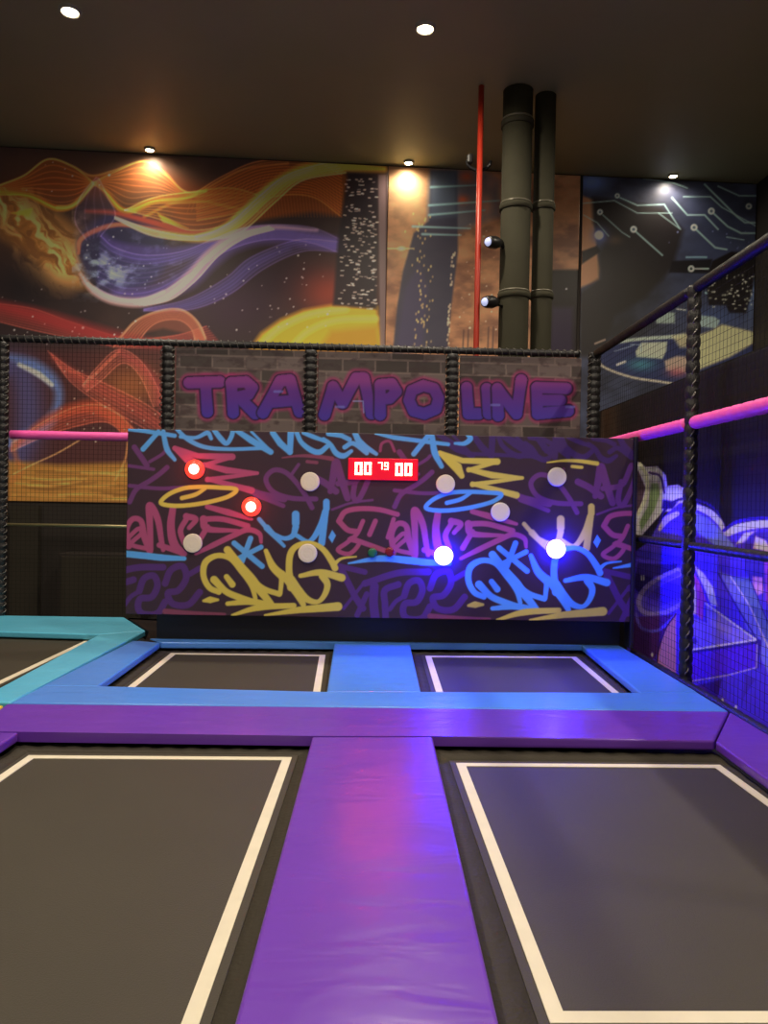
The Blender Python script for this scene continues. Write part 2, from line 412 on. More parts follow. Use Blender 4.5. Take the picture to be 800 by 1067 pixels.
    bundle(c, [(130, 219), (160, 206), (200, 200), (240, 196), (275, 205)], [(130, 219), (165, 228), (200, 240), (240, 232), (275, 206)], 8, (170, 90, 34), .5, 1, (230, 160, 70))
    bundle(c, [(205, 200), (235, 182), (270, 168), (320, 166), (356, 182)], [(205, 230), (245, 222), (285, 205), (325, 205), (356, 226)], 14, (140, 72, 30), .5, .9, (206, 120, 50))
    bundle(c, [(120, 226), (160, 240), (205, 246), (240, 232), (270, 205), (300, 182), (345, 168)], [(120, 228), (160, 246), (210, 250), (250, 242), (285, 212), (315, 188), (360, 180)], 6, (226, 160, 70), .5, 1.2, (255, 220, 130))
    bundle(c, [(105, 246), (120, 258), (150, 266), (190, 262), (225, 248), (262, 236), (320, 236), (360, 252)], [(100, 300), (130, 312), (165, 306), (200, 284), (235, 262), (275, 250), (320, 252), (360, 266)], 10, (84, 78, 150), .34, 1, (130, 110, 190))
    bundle(c, [(150, 322), (195, 312), (235, 290), (262, 268), (310, 250), (352, 252)], [(150, 324), (200, 322), (240, 306), (275, 280), (315, 262), (352, 262)], 6, (76, 68, 140), .34, 1, (110, 96, 180))
    bundle(c, [(140, 316), (165, 312), (190, 295), (215, 268), (245, 246), (280, 236)], [(150, 318), (178, 312), (204, 292), (228, 266), (255, 248), (285, 239)], 5, (210, 160, 150), .5, 1.2, (255, 220, 200))
    bundle(c, [(100, 185), (84, 205), (78, 230), (90, 250)], [(103, 186), (112, 205), (120, 225), (105, 246)], 5, (70, 60, 96), .4, 1, (110, 90, 130))
    bundle(c, [(-5, 316), (35, 322), (75, 336), (130, 352), (180, 350), (215, 340)], [(-5, 334), (35, 344), (75, 352), (130, 362), (185, 360), (230, 358)], 9, (128, 46, 44), .5, 1, (190, 80, 60))
    bundle(c, [(118, 362), (140, 336), (165, 324), (190, 323), (208, 338), (216, 360)], [(140, 362), (155, 342), (170, 334), (188, 334), (200, 344), (204, 360)], 7, (150, 80, 58), .55, 1.1, (220, 140, 100))
    # bottom
    c.stroke([(-5, 318), (35, 328), (75, 340), (120, 352), (170, 362)], [10, 14, 16, 14, 10], (134, 44, 46), .8, 5)
    c.stroke([(125, 352), (142, 334), (165, 325), (188, 323), (204, 334), (214, 352)], 2, (206, 130, 96), .8, 1.2)
    c.poly([(130, 352), (150, 330), (180, 322), (200, 330), (214, 356), (196, 348), (170, 342)], (140, 74, 58), .5, 2)
    c.poly([(258, 366), (272, 347), (292, 333), (316, 323), (345, 318), (393, 320), (400, 370), (258, 370)], (196, 148, 44), .92, 3)
    c.stroke([(268, 364), (290, 343), (322, 328), (360, 322)], 5, (240, 200, 96), .8, 3); c.stroke([(300, 366), (320, 346), (350, 334), (392, 332)], 4, (236, 206, 100), .7, 3)
    c.poly([(330, 366), (345, 345), (393, 340), (396, 368)], (150, 100, 36), .6, 4)
    # dark tower with lit windows
    c.poly([(362, 180), (394, 184), (392, 322), (347, 318), (352, 250)], (34, 28, 34), .93, 2)
    for _ in range(270):
        v = RS.rand(); y = 186 + v * 136; col = RS.rand(); x = 350 + col * 42 + (1 - v) * 10 * (1 - col)
        if 206 < y < 212 or RS.rand() < .25: continue
        c.stroke([(x, y), (x + RS.uniform(1, 3), y + RS.uniform(-.3, .6))], RS.uniform(.8, 1.7), (226, 206, 190), RS.uniform(.4, .95), .5, smooth=False)
    c.poly([(394, 182), (402, 182), (402, 366), (396, 366)], (108, 90, 92), .85, 1)
    stars(c, 215, 345, 255, 350, 46); stars(c, 0, 150, 300, 360, 26); stars(c, 10, 160, 160, 200, 8)
    # below the frame line
    c.poly([(-80, 362), (420, 366), (420, 540), (-80, 540)], (62, 34, 36), .9, 6)
    c.blob(135, 402, 34, 24, (128, 74, 42), .8)
    c.fade([(-20, 395), (20, 385), (30, 440), (18, 480)], 18, (66, 66, 110), .8)
    c.stroke([(10, 372), (34, 380), (52, 393), (61, 408), (58, 428), (44, 446), (12, 462)], [6, 12, 12, 9, 9, 12, 14], (82, 104, 158), .85, 4)
    c.stroke([(20, 380), (40, 390), (54, 401)], [3, 5, 3], (206, 214, 210), .9, 2)
    c.stroke([(12, 468), (38, 444), (70, 428), (100, 424), (122, 436), (138, 454), (150, 470)], [3, 6, 12, 14, 14, 10, 6], (150, 62, 42), .75, 3)
    c.stroke([(55, 372), (80, 392), (110, 408), (150, 432), (175, 450)], [4, 10, 14, 12, 8], (128, 54, 48), .65, 4)
    c.stroke([(88, 400), (105, 384), (124, 366)], 2.5, (196, 100, 76), .8, 1.5); c.stroke([(70, 385), (85, 392), (88, 403)], 2, (190, 90, 70), .6, 1.5)
    c.stroke([(124, 366), (150, 384), (166, 404), (172, 430)], [3, 8, 10, 10], (134, 52, 56), .6, 4)
    c.poly([(8, 480), (60, 484), (130, 482), (180, 478), (180, 524), (8, 524)], (150, 106, 48), .9, 3)
    for _ in range(26):
        y = RS.uniform(486, 520); x = RS.uniform(5, 120); c.stroke([(x, y), (x + 25, y + RS.uniform(-1, 3)), (x + 55, y + RS.uniform(-6, 3))], RS.uniform(1, 2.6), RS.choice([0, 1]) and (196, 152, 80) or (100, 66, 34), .5, 1.2)
    c.stroke([(14, 494), (34, 484), (60, 472), (84, 458)], 1.3, (214, 160, 100), .8, .8); c.stroke([(120, 500), (130, 480), (134, 455)], 2, (206, 140, 80), .7, 1)
    c.stroke([(14, 455), (16, 475), (22, 490), (14, 500)], 4, (176, 96, 54), .6, 3)
    bundle(c, [(12, 462), (45, 440), (80, 424), (112, 424), (138, 446), (160, 470)], [(12, 470), (45, 455), (80, 444), (112, 440), (134, 458), (150, 474)], 7, (150, 60, 42), .5, 1, (196, 92, 62))
    bundle(c, [(50, 366), (76, 385), (110, 400), (150, 420), (178, 440)], [(60, 380), (76, 400), (110, 424), (150, 446), (178, 466)], 7, (120, 54, 46), .45, 1, (170, 84, 66))
    bundle(c, [(86, 402), (100, 384), (124, 364), (150, 380), (172, 420)], [(90, 408), (106, 396), (128, 378), (146, 392), (160, 424)], 6, (136, 62, 54), .4, 1, (190, 100, 80))
    stars(c, 62, 170, 375, 470, 34, (230, 206, 180))
def mural_city(c):
    X, Y = c.X, c.Y; I = np.arange(len(X)); n = fbm(X / 22, Y / 12, 5)
    c.mix(I, np.clip((n - .4) * 2.4, 0, .8), (190, 140, 104)); c.mix(I, np.clip((.45 - n) * 3, 0, .6), (104, 72, 62))
    c.blob(425, 200, 26, 28, (206, 172, 122), .8); c.blob(425, 260, 20, 20, (214, 170, 118), .6)
    c.poly([(449, 176), (500, 176), (520, 190), (520, 225), (480, 240), (445, 235)], (92, 96, 112), .85, 4)
    c.blob(486, 184, 9, 7, (176, 92, 66), .9); c.blob(482, 208, 7, 5, (186, 90, 62), .9); c.blob(506, 214, 9, 14, (184, 134, 112), .8); c.blob(512, 190, 8, 8, (170, 128, 120), .7)
    c.poly([(449, 178), (476, 178), (477, 262), (470, 320), (466, 366), (409, 368), (414, 318), (420, 282), (431, 243), (447, 230)], (62, 62, 80), .94, 1.2)
    c.poly([(412, 368), (422, 300), (436, 275), (446, 300), (440, 366)], (74, 68, 96), .7, 3)
    c.poly([(449, 178), (476, 178), (476, 225), (447, 228)], (84, 98, 116), .7, 3)
    for _ in range(70):
        v = RS.rand(); y = 222 + v * 140; x = 438 + RS.normal(0, 5) + v * 4
        c.disc(x, y, .8, 1.3, (226, 190, 120), RS.uniform(.4, 1), .5)
    for _ in range(34):
        y = RS.uniform(262, 362); c.disc(472 - (y - 262) * .06 + RS.normal(0, .8), y, .9, 1.4, (236, 206, 170), .7, .5)
    for y0, x0, x1, dy in ((195, 449, 496, -2), (214, 447, 520, -5), (224, 447, 505, -5), (236, 430, 490, 2), (244, 440, 480, 1)):
        c.stroke([(x0, y0), (x1, y0 + dy)], [2.6, 1.4], (146, 186, 190), .8, .8, smooth=False)
    c.stroke([(403, 259), (430, 259)], 1.3, (240, 220, 150), .7, .8, smooth=False); c.disc(418, 259, 3.5, 2, (246, 236, 170), .9, 1.2)
    for x in (482, 487, 508, 513): c.stroke([(x, 366), (x + 1, 350 - (x % 5) * 3)], 1.4, (80, 60, 60), .8, .6, smooth=False)
    stars(c, 478, 520, 230, 350, 30, (240, 220, 200))
    c.poly([(560, 281), (604, 281), (604, 372), (560, 372)], (22, 18, 20), .95, 1.5)
    c.poly([(575, 320), (597, 320), (597, 372), (572, 372)], (52, 40, 72), .7, 3); c.disc(590, 301, 1, 1, (220, 220, 240), .9)
def mural_circuit(c):
    X, Y = c.X, c.Y; I = np.arange(len(X)); n = fbm(X / 26, Y / 18, 4)
    c.mix(I, np.clip((n - .4) * 2.2, 0, .7), (64, 70, 96))
    c.blob(616, 190, 16, 10, (96, 124, 196), .9); c.blob(745, 250, 40, 60, (58, 66, 100), .6)
    c.poly([(604, 203), (618, 208), (619, 235), (622, 262), (625, 280), (624, 292), (604, 300)], (166, 122, 92), .95, 1.5)
    c.poly([(606, 262), (622, 256), (626, 262), (606, 275)], (26, 22, 26), .95, 1)
    c.poly([(617, 206), (650, 210), (690, 216), (712, 240), (700, 280), (672, 310), (640, 330), (625, 372), (604, 372), (604, 305), (625, 290), (624, 265), (630, 250), (618, 232)], (34, 30, 32), .93, 3)
    c.blob(640, 345, 34, 26, (44, 42, 40), .7); c.blob(665, 300, 30, 30, (44, 42, 38), .5)
    c.blob(640, 250, 8, 5, (90, 74, 60), .6)
    c.blob(625, 245, 8, 8, (86, 96, 160), .95); c.disc(624, 245, 4.2, 4.2, (222, 226, 246), 1, 1.3)  # glow and haze of a third spotlight, painted into the print
    CL = (150, 184, 186)
    for P, w in (([(628, 224), (648, 242), (656, 247)], 1), ([(663, 242), (690, 266)], 1.6), ([(646, 206), (664, 214), (692, 213), (708, 238)], 1.3),
                 ([(744, 223), (758, 236), (772, 243), (790, 243)], 1.8), ([(726, 240), (745, 258), (757, 260)], 1.8),
                 ([(700, 206), (716, 224), (734, 224), (748, 239)], 1.5), ([(734, 192), (768, 226), (776, 232), (792, 232)], 1.8),
                 ([(712, 205), (740, 205), (752, 216), (792, 238)], 1.2), ([(748, 194), (770, 204), (790, 204)], 1.3), ([(606, 212), (640, 209), (664, 222), (700, 222)], 1),
                 ([(608, 224), (622, 232), (634, 246)], .8), ([(686, 222), (709, 239)], 1), ([(670, 186), (700, 190), (716, 196)], 1), ([(757, 247), (775, 250)], 1)):
        c.stroke(P, w, CL, .85, .6, smooth=False)
    for x, y, r in ((625, 221, 3), (660, 239, 3.6), (643, 204, 2.6), (741, 220, 3.6), (723, 237, 3.6), (720, 280, 3.6), (780, 215, 3.2)):
        c.disc(x, y, r, r, (176, 206, 206), .95, .6); c.disc(x, y, r * .45, r * .45, (60, 66, 84), .8, .5)
    c.poly([(697, 284), (700, 272), (742, 270), (738, 285)], (24, 22, 26), .95, 1); c.stroke([(715, 268), (736, 268)], 1.6, (140, 186, 200), .8, .8, smooth=False)
    c.disc(720, 280, 3.4, 3.4, (196, 224, 214), 1, .6); c.disc(720, 280, 1.4, 1.4, (40, 46, 50), 1, .5); c.stroke([(724, 280), (738, 280)], 1.4, (196, 224, 214), .9, .5, smooth=False)
    c.blob(786, 300, 9, 34, (104, 128, 176), .8); c.blob(745, 330, 30, 12, (60, 76, 120), .7)
    # bottom disc of lights
    c.poly([(621, 370), (636, 359), (662, 352), (705, 348), (760, 346), (795, 350), (795, 400), (720, 400), (680, 398), (645, 390), (628, 380)], (42, 48, 84), .95, 2)
    c.stroke([(621, 371), (634, 360), (660, 354), (700, 351), (712, 350)], [2, 3, 4, 4.5], (158, 170, 160), .95, .8)
    c.stroke([(621, 373), (630, 383), (658, 393), (690, 398), (730, 404)], 2.4, (176, 166, 150), .95, .7)
    c.stroke([(640, 366), (660, 360)], 1, (160, 180, 200), .6)
    c.poly([(682, 330), (690, 325), (703, 326), (703, 337), (684, 337)], (140, 156, 150), .9, 1); c.poly([(724, 328), (744, 330), (750, 334), (746, 342), (724, 340)], (142, 162, 160), .9, 1)
    c.stroke([(735, 305), (748, 309), (760, 306)], 2, (150, 186, 200), .8)
    c.poly([(725, 350), (742, 344), (752, 338), (785, 346), (795, 352), (760, 372), (726, 386)], (190, 180, 132), .95, 1.5)
    c.poly([(668, 357), (695, 356), (694, 366), (690, 374), (663, 372), (662, 366)], (172, 180, 158), .9, 1); c.poly([(700, 350), (720, 346), (722, 362), (708, 362)], (180, 172, 132), .8, 2)
    c.poly([(692, 376), (705, 371), (728, 372), (728, 390), (694, 386)], (168, 148, 132), .9, 1.5); c.blob(705, 388, 10, 5, (150, 84, 92), .8); c.blob(668, 380, 14, 6, (66, 124, 140), .8)
    c.stroke([(643, 380), (651, 377)], 2.6, (190, 190, 190), .9); c.stroke([(657, 359), (668, 359), (668, 366)], 1, (140, 160, 180), .7, smooth=False)
    c.stroke([(620, 358), (630, 354)], 2, (150, 130, 120), .8)
    c.poly([(736, 290), (742, 272), (762, 262), (786, 264), (787, 282), (783, 306), (777, 326), (760, 326), (756, 318), (738, 318)], (24, 20, 22), .97, 1)
    for _ in range(60): c.disc(RS.uniform(736, 784), RS.uniform(286, 322), RS.uniform(.5, 1.5), RS.uniform(.5, 1), (220, 226, 206), RS.uniform(.5, 1), .5)
    c.stroke([(705, 322), (714, 323)], 1.5, (190, 200, 190), .8); stars(c, 690, 780, 240, 262, 12, (120, 130, 190))

def wall_sheet(name, px0, px1, ztop, zbot, nx, ny, paint, base, label, gain):
    A = onwall(px0, 300, .02); B = onwall(px1, 300, .02)
    o = printed(name, (A.x, A.y, zbot), (B.x - A.x, B.y - A.y, 0), (0, 0, ztop - zbot), nx, ny, .015, paint, base, K['print'], gain=gain)
    return tag(o, label, 'mural')
mz = onwall(60, 523).z
wall_sheet('wall_mural', -60, 402, CEIL - .02, mz, 560, 440, mural_space, (44, 34, 36), 'huge wall mural of a fiery orange galaxy swirl with blue planet and stars', 3.0)
wall_sheet('wall_mural', 402.5, 602, CEIL - .02, mz, 250, 440, mural_city, (150, 108, 84), 'wall mural of hazy orange dusk city with dark glowing tower, behind the red pipe', 2.1)
wall_sheet('wall_mural', 605, 785.5, CEIL - .02, 2.2, 240, 300, mural_circuit, (44, 46, 60), 'blue wall mural with white circuit lines above a glowing round city', 2.4)

# ------------------------------------------------------------------ floor pads (z = 0 is the pad top)
def at(p, z=0): q = onz(p[0], p[1], z); return Vector((q.x, q.y))
TH = .06
def pad(name_, pts, m, label, cat='pad', group=None, th=TH, z=0):
    b = BM(); a_prism(b, pts, z - th, z)
    # slight inset so neighbouring pads leave a seam
    c = Vector((sum(p[0] for p in pts) / len(pts), sum(p[1] for p in pts) / len(pts)))
    for v in b.verts:
        d = Vector((v.co.x, v.co.y)) - c; L = d.length
        if L > 0: d *= (L - .006) / L
        v.co.x, v.co.y = c.x + d.x, c.y + d.y
    bevel(b, .014, 3)
    return tag(obj(name_, b, m, smooth=False), label, cat, group)
def along(a, b, y):          # point on line a-b at world y
    t = (y - a.y) / (b.y - a.y); return a.lerp(b, t)
YN = 1.75                                                     # near end of the first openings
L0, L1 = at((10, 732)), at((20, 762.5))
C0, C1 = at((325, 767)), at((451, 767)); C0n, C1n = along(C0, at((243, 1067)), YN), along(C1, at((521, 1067)), YN)
Rr, Ro = at((745, 772)), at((760, 741)); Rn = along(Rr, at((800, 812)), YN); VPd = Vector((0, 1))
Ron = Vector((Ro.x + .0, YN))
Lin = Vector((L1.x - .02, YN)); Lout = Vector((L0.x - .05, YN))
Z = lambda *q: [at(k) for k in q]
pad('floor_pad', [at((6, 733)), Ro, Rr, C1, C0, L1] + Z((-60, 762), (-60, 743), (-1, 742)), K['purple'], 'long purple pad crossing the full width, in front of the blue pads')
C0b, C1b = along(C0, C0n, C0.y - .003), along(C1, C1n, C1.y - .003)
pad('floor_pad', [C0b, C1b, C1n, C0n], K['purple'], 'wide purple centre pad running toward the camera between the near trampolines')
pad('floor_pad', [Rr, Ro, Ron, Rn], K['purple'], 'purple edge pad along the right net, beside the near right trampoline')
pad('floor_pad', [at((-60, 763)), L1, Lin, Vector((at((-60, 763)).x, YN))], K['purple'], 'purple pad at the far left edge, beside the near left trampoline')
pad('floor_pad', [Lout, Ron, (Ron.x, .95), (Lout.x, .95)], K['purple'], 'purple cross pad closing the near end of the front trampolines')
# blue row
B0 = at((45, 714)); Bo = at((727, 721))
BL0, BL1, BL2, BL3 = at((102, 715)), at((340, 721)), at((348, 670)), at((167, 669.3))
BR0, BR1, BR2, BR3 = at((439, 721)), at((667, 722)), at((605, 671.5)), at((427, 670.3))
pad('floor_pad', [L0, Ro, Bo, BR1, BR0, BL1, BL0, B0], K['blue'], 'long blue pad crossing in front of the two far trampolines')
pad('floor_pad', [B0, BL0, BL3, at((143, 668)), at((139, 667))], K['blue'], 'blue pad on the left of the far trampolines, next to the cyan pad')
pad('floor_pad', [BL1, BR0, BR3, BL2], K['blue'], 'short blue centre pad between the two far trampolines')
RB = at((645, 672))
pad('floor_pad', [BR1, Bo, RB, BR2], K['blue'], 'blue edge pad on the right of the far right trampoline')
BK0, BK1 = at((139, 668)), at((645, 671))
pad('floor_pad', [BL3, BL2, BR3, BR2, (RB.x, 7.57), (at((150, 668)).x, 7.57)], K['blue'], 'narrow blue pad at the foot of the black platform under the game board')
# cyan
T0, T1 = at((130, 643)), at((152, 657)); T2 = at((103, 661))  # the T0 to T1 cut follows the shadow edge under the board
pad('floor_pad', [at((-70, 640)), T0, T1, T2, at((-70, 656))], K['cyan'], 'cyan pad at the far left, along the foot of the net')
CI = at((0, 716)); CI2 = along(CI, T2, L0.y + .02)
pad('floor_pad', [T2, T1, B0, L0, CI2], K['cyan'], 'long cyan pad running back at the left, beside the blue pads')
pad('floor_pad', Z((-60, 733.5), (5, 734.5), (-2, 741), (-60, 742)), K['yellow'], 'small yellow corner pad at the left picture edge')

# ------------------------------------------------------------------ trampolines
MZ = -.078
def tramp(label, corners, line, group=None, wl=.045):
    """corners: 4 world xy of the opening (expanded under the pads); line: 4 world xy outer corners of the white line"""
    c = sum((Vector(p) for p in corners), Vector((0, 0))) / 4
    t = thing('trampoline', label, 'trampoline', (c.x, c.y, MZ - .05), group)
    ex = [Vector(p) + (Vector(p) - c).normalized() * .04 for p in corners]
    inner = [Vector(p) + (Vector(p) - Vector(line[(k + 2) % 4])).normalized() * .06 for k, p in enumerate(line)]
    lc = sum((Vector(p) for p in line), Vector((0, 0))) / 4
    # border fabric with little folds
    b = BM(); n = 60; ro, ri = [], []
    for k in range(4):
        for j in range(n):
            f = j / n; a = ex[k].lerp(ex[(k + 1) % 4], f); i_ = inner[k].lerp(inner[(k + 1) % 4], f)
            ro.append(b.verts.new((a.x, a.y, MZ - .008 + .004 * math.sin(j * 1.3)))); ri.append(b.verts.new((i_.x, i_.y, MZ)))
    m_ = len(ro)
    lo = [b.verts.new(v.co - Vector((0, 0, .03))) for v in ro]; li = [b.verts.new(v.co - Vector((0, 0, .03))) for v in ri]
    for k in range(m_):
        q = (k + 1) % m_
        b.faces.new((ro[k], ro[q], ri[q], ri[k])); b.faces.new((lo[k], li[k], li[q], lo[q])); b.faces.new((ro[k], lo[k], lo[q], ro[q])); b.faces.new((ri[k], ri[q], li[q], li[k]))
    obj('mat_border', b, K['border'], t, True)
    b = BM(); a_prism(b, [p + (lc - p).normalized() * .001 for p in inner], MZ - .02, MZ + .003); bevel(b, .001, 1); obj('jump_mat', b, K['mat'], t)
    # boundary line: frame of webbing
    b = BM(); P = [Vector(p) for p in line]; Q = []
    for k in range(4):
        a, p, q = P[k - 1], P[k], P[(k + 1) % 4]; d1 = (a - p).normalized(); d2 = (q - p).normalized()
        s = abs(d1.x * d2.y - d1.y * d2.x); Q.append(p + (d1 + d2) * (wl / s))
    for z in (MZ + .0035,):
        o_ = [b.verts.new((p.x, p.y, z + .003)) for p in P]; i_ = [b.verts.new((p.x, p.y, z + .003)) for p in Q]
        ob = [b.verts.new((p.x, p.y, z - .002)) for p in P]; ib = [b.verts.new((p.x, p.y, z - .002)) for p in Q]
        for k in range(4):
            q = (k + 1) % 4
            b.faces.new((o_[k], o_[q], i_[q], i_[k])); b.faces.new((ob[k], ib[k], ib[q], ob[q])); b.faces.new((o_[k], ob[k], ob[q], o_[q])); b.faces.new((i_[k], i_[q], ib[q], ib[k]))
    o = obj('boundary_line', b, K['tape'], t); o['label'] = 'cream white boundary line'
    return t
def lz(p): return at(p, MZ)
# near left: top line (30,788)-(304,790), right side to (200,1067)
a, b_ = lz((30, 788)), lz((304, 790)); rr = along(b_, lz((208, 1067)), YN + .22); ll = Vector((a.x + (rr.x - b_.x), YN + .22)); ll.x = along(a, lz((-2, 810)), YN + .22).x
tramp('near left trampoline, black mat with cream line, left of the purple centre pad', [L1, C0, C0n, Lin], [a, b_, rr, ll], wl=.05)
a, b_ = lz((475, 796)), lz((750, 798)); bn = lz((573, 1068)); c_ = along(b_, lz((800, 834)), bn.y + .02)
tramp('near right trampoline, black mat with cream line, right of the purple centre pad', [C1, Rr, Rn, C1n], [a, b_, c_, bn], wl=.05)
tramp('far left trampoline of the blue row, in front of the yellow lettering', [BL0, BL1, BL2, BL3],
      [lz((120, 727)), lz((332, 733)), lz((339, 683)), lz((178, 681))], wl=.055)
tramp('far right trampoline of the blue row, in front of the blue glowing targets', [BR0, BR1, BR2, BR3],
      [lz((458, 735)), lz((662, 737)), lz((600, 685)), lz((443, 684))], wl=.055)
tl = at((-70, 656)); nl = at((-75, 748))
tramp('trampoline at the far left, framed by cyan pads', [CI2, T2, tl, nl],
      [lz((-30, 728)), lz((101, 665)), lz((-45, 661)), lz((-150, 700))], wl=.055)

# ------------------------------------------------------------------ game board
PY = 7.35
def onp(px, py, off=0): return on(px, py, (0, PY - off, 0), (0, 1, 0))
pl, pr = onp(132, 545), onp(658, 555)
ztop = onp(395, 452).z; zbot = onp(395, 644).z
# black platform that carries it; its left corner stands in for shaded pads
b = BM(); y_b = BL3.y + .1
a_prism(b, [(at((150, 668)).x, at((150, 668)).y + .02), (RB.x, RB.y + .12), (RB.x + .02, 8.8), (T0.x + .02, 8.8), (T0.x + .02, T0.y + .03), (T1.x + .03, T1.y)], -.12, -.012)
tag(obj('platform', b, K['blackv']), 'black vinyl platform below the game board, its left corner standing in for shaded pads', 'platform')
gw = thing('target_game', 'wide graffiti-printed game board with round target lights and red score display', 'arcade game', ((pl.x + pr.x) / 2, PY, 0))
BLUE = (84, 156, 222); YEL = (198, 182, 80); PINK = (156, 72, 110); DIM = (98, 54, 106); DP = (76, 44, 108); BG = (54, 38, 48)
def tile(c, dx, dy, cz, ce, cc, co_, ctop, cbrow, csw, cband=BLUE):
    S = lambda pts, w, col, smooth=True, **k: c.stroke([(x + dx, y + dy) for x, y in pts], np.array(w) * 1.16, col, soft=.5, smooth=smooth, **k)
    # dim layer
    S([(140, 466), (147, 476), (153, 485)], 5, DIM); S([(132, 485), (160, 489)], 3, DIM); S([(174, 487), (166, 494), (156, 501), (142, 510), (135, 523)], 4.5, DIM); S([(135, 506), (165, 509), (191, 508)], 3.5, DIM); S([(156, 481), (168, 474), (172, 470)], 3, DIM)
    S([(325, 529), (318, 516), (308, 502), (297, 492), (285, 490), (277, 499), (284, 512), (303, 519), (329, 520)], 4.5, DIM); S([(311, 484), (304, 494)], 3, DIM)
    S([(326, 497), (338, 503), (350, 512)], 6, DIM); S([(344, 512), (350, 482), (362, 519)], [5, 8, 6], DIM, False); S([(352, 504), (372, 500), (382, 480), (386, 492), (374, 520), (368, 516), (371, 497)], 5, DIM); S([(346, 531), (366, 524), (388, 521)], 2.2, DIM)
    S([(258, 510), (272, 515), (296, 520)], 6, DIM); S([(266, 516), (280, 521), (295, 527)], 4, DIM)
    S([(104, 603), (139, 592), (170, 591)], 6, DP); S([(114, 606), (113, 622), (115, 640)], 8, DP); S([(96, 636), (106, 614)], 5, DP); S([(126, 642), (125, 624), (125, 610), (139, 604)], 6, DP); S([(130, 630), (136, 622), (142, 618)], 4, DP)
    S([(145, 616), (150, 603), (160, 600), (164, 610), (158, 622), (146, 624), (144, 634), (150, 640), (164, 639), (172, 627)], 6, DP)
    S([(172, 608), (178, 594), (190, 590), (194, 602), (186, 615), (175, 618), (180, 629), (196, 630), (208, 617)], 6, DP); S([(198, 598), (208, 592)], 5, DP)
    S([(354, 590), (380, 596)], 5, DP); S([(356, 594), (370, 622), (378, 634)], 6, DP, False); S([(358, 634), (380, 606)], 3, DP, False)
    S([(172, 637), (200, 639), (234, 640)], [5, 4, 2.5], (118, 60, 84))
    # pink lettering
    S([(354, 541), (360, 533), (375, 530), (395, 531), (414, 536)], [5, 4.5], PINK); S([(353, 543), (362, 552), (372, 554)], 5, PINK, True)
    S([(378, 543), (372, 556), (362, 565), (352, 573), (364, 577), (374, 566), (364, 562)], 4, PINK); S([(366, 561), (388, 569), (410, 577)], 4.5, PINK); S([(391, 543), (385, 557)], 4.5, PINK, False); S([(410, 541), (404, 560)], 4, PINK, False)
    S([(134, 569), (132, 552), (138, 541), (147, 543), (150, 558), (156, 574)], [6, 5, 5, 5, 6, 6], PINK); S([(134, 560), (144, 551), (147, 556), (137, 567), (154, 572)], 4, PINK)
    S([(157, 572), (156, 545), (156, 527), (164, 540), (168, 562), (170, 573)], [5, 6, 7, 6, 5, 4], PINK)
    S([(180, 530), (178, 548), (181, 566), (190, 576)], [6, 7, 8, 6], PINK); S([(166, 568), (178, 572), (192, 577)], 5, PINK)
    S([(194, 538), (204, 541), (197, 550)], [6, 5, 4], PINK); S([(194, 541), (188, 553), (192, 566)], 5, PINK)
    S([(216, 528), (238, 534), (262, 541)], [4.5, 6, 3], PINK); S([(212, 541), (232, 541), (258, 548)], 5, PINK); S([(212, 541), (216, 551), (248, 553)], [7, 6, 3], PINK); S([(216, 549), (206, 566)], 5, PINK, False)
    S([(204, 577), (222, 568), (243, 558), (258, 552), (270, 556), (272, 565)], [3, 5, 5, 5, 4.5, 3], PINK)
    # zig-zag
    S([(182, 467), (206, 475), (242, 476)], [4.5, 5, 6], cz, False); S([(182, 467), (200, 482), (205, 491)], [4, 9, 5], cz, False)
    S([(242, 476), (212, 485)], 4, cz, False); S([(212, 484), (236, 490), (268, 493)], [4, 6, 3], cz, False); S([(268, 493), (216, 500)], [3, 4.5], cz, False); S([(216, 499), (262, 511)], [4, 6], cz, False)
    # ellipse
    S([(167.6, 524), (175.5, 515.3), (191, 509), (207, 507.4), (228, 508), (246, 510), (238.5, 517), (221, 522.3), (200, 526), (180.8, 527)], 4, ce, True, closed=True)
    S([(189.5, 519), (203.5, 515.3), (214, 509)], [4, 4, 3], ce)
    # brow
    S([(294, 477), (311, 475), (328, 475.5), (346, 478)], [1.2, 3, 4], cbrow); S([(320, 481), (330, 482)], [3, 5, 3], cbrow, False)
    # crown
    S([(270, 541), (276, 548)], 4, cc, False); S([(278, 550), (296, 569)], [6, 3], cc, False); S([(284, 556), (296, 561), (305, 558), (308, 549)], [4, 4, 5, 6], cc)
    S([(308, 536), (308, 545)], 7, cc, False); S([(309, 558), (322, 564), (333, 550), (339, 533)], [4, 4, 6, 6], cc); S([(340, 523), (340, 530)], 6, cc, False); S([(339, 534), (335, 566)], [6, 6.5], cc, False)
    c.poly([(dx + x, dy + y) for x, y in ((342, 560), (346, 552), (350, 558), (346, 566))], BLUE)
    # asterisk
    S([(244, 566), (273, 590)], [5, 5], BLUE, False); S([(261, 561), (252, 585)], 5, BLUE, False); S([(272, 570), (246, 583)], 4.5, BLUE, False)
    # big three letters
    S([(228, 617), (218, 612), (212, 600), (214, 586), (226, 579), (240, 582), (252, 595), (262, 610), (266, 623)], [5, 5.5, 5.5, 6, 5, 5, 6, 5, 4], co_)
    S([(237, 573), (250, 590), (262, 604), (282, 629)], [7, 8, 9, 6], co_); S([(223, 604), (235, 616), (248, 622), (264, 627)], [7, 6, 6, 5], co_); S([(236, 601), (242, 609)], [5, 6], co_, False)
    S([(263, 605), (276, 614), (291, 619)], [5, 5, 5], co_); S([(277, 574), (284, 590), (294, 600)], [4, 7, 8], co_); S([(294, 598), (292, 618)], [5, 4], co_); S([(294, 598), (306, 612), (316, 630)], [6, 9, 5], co_)
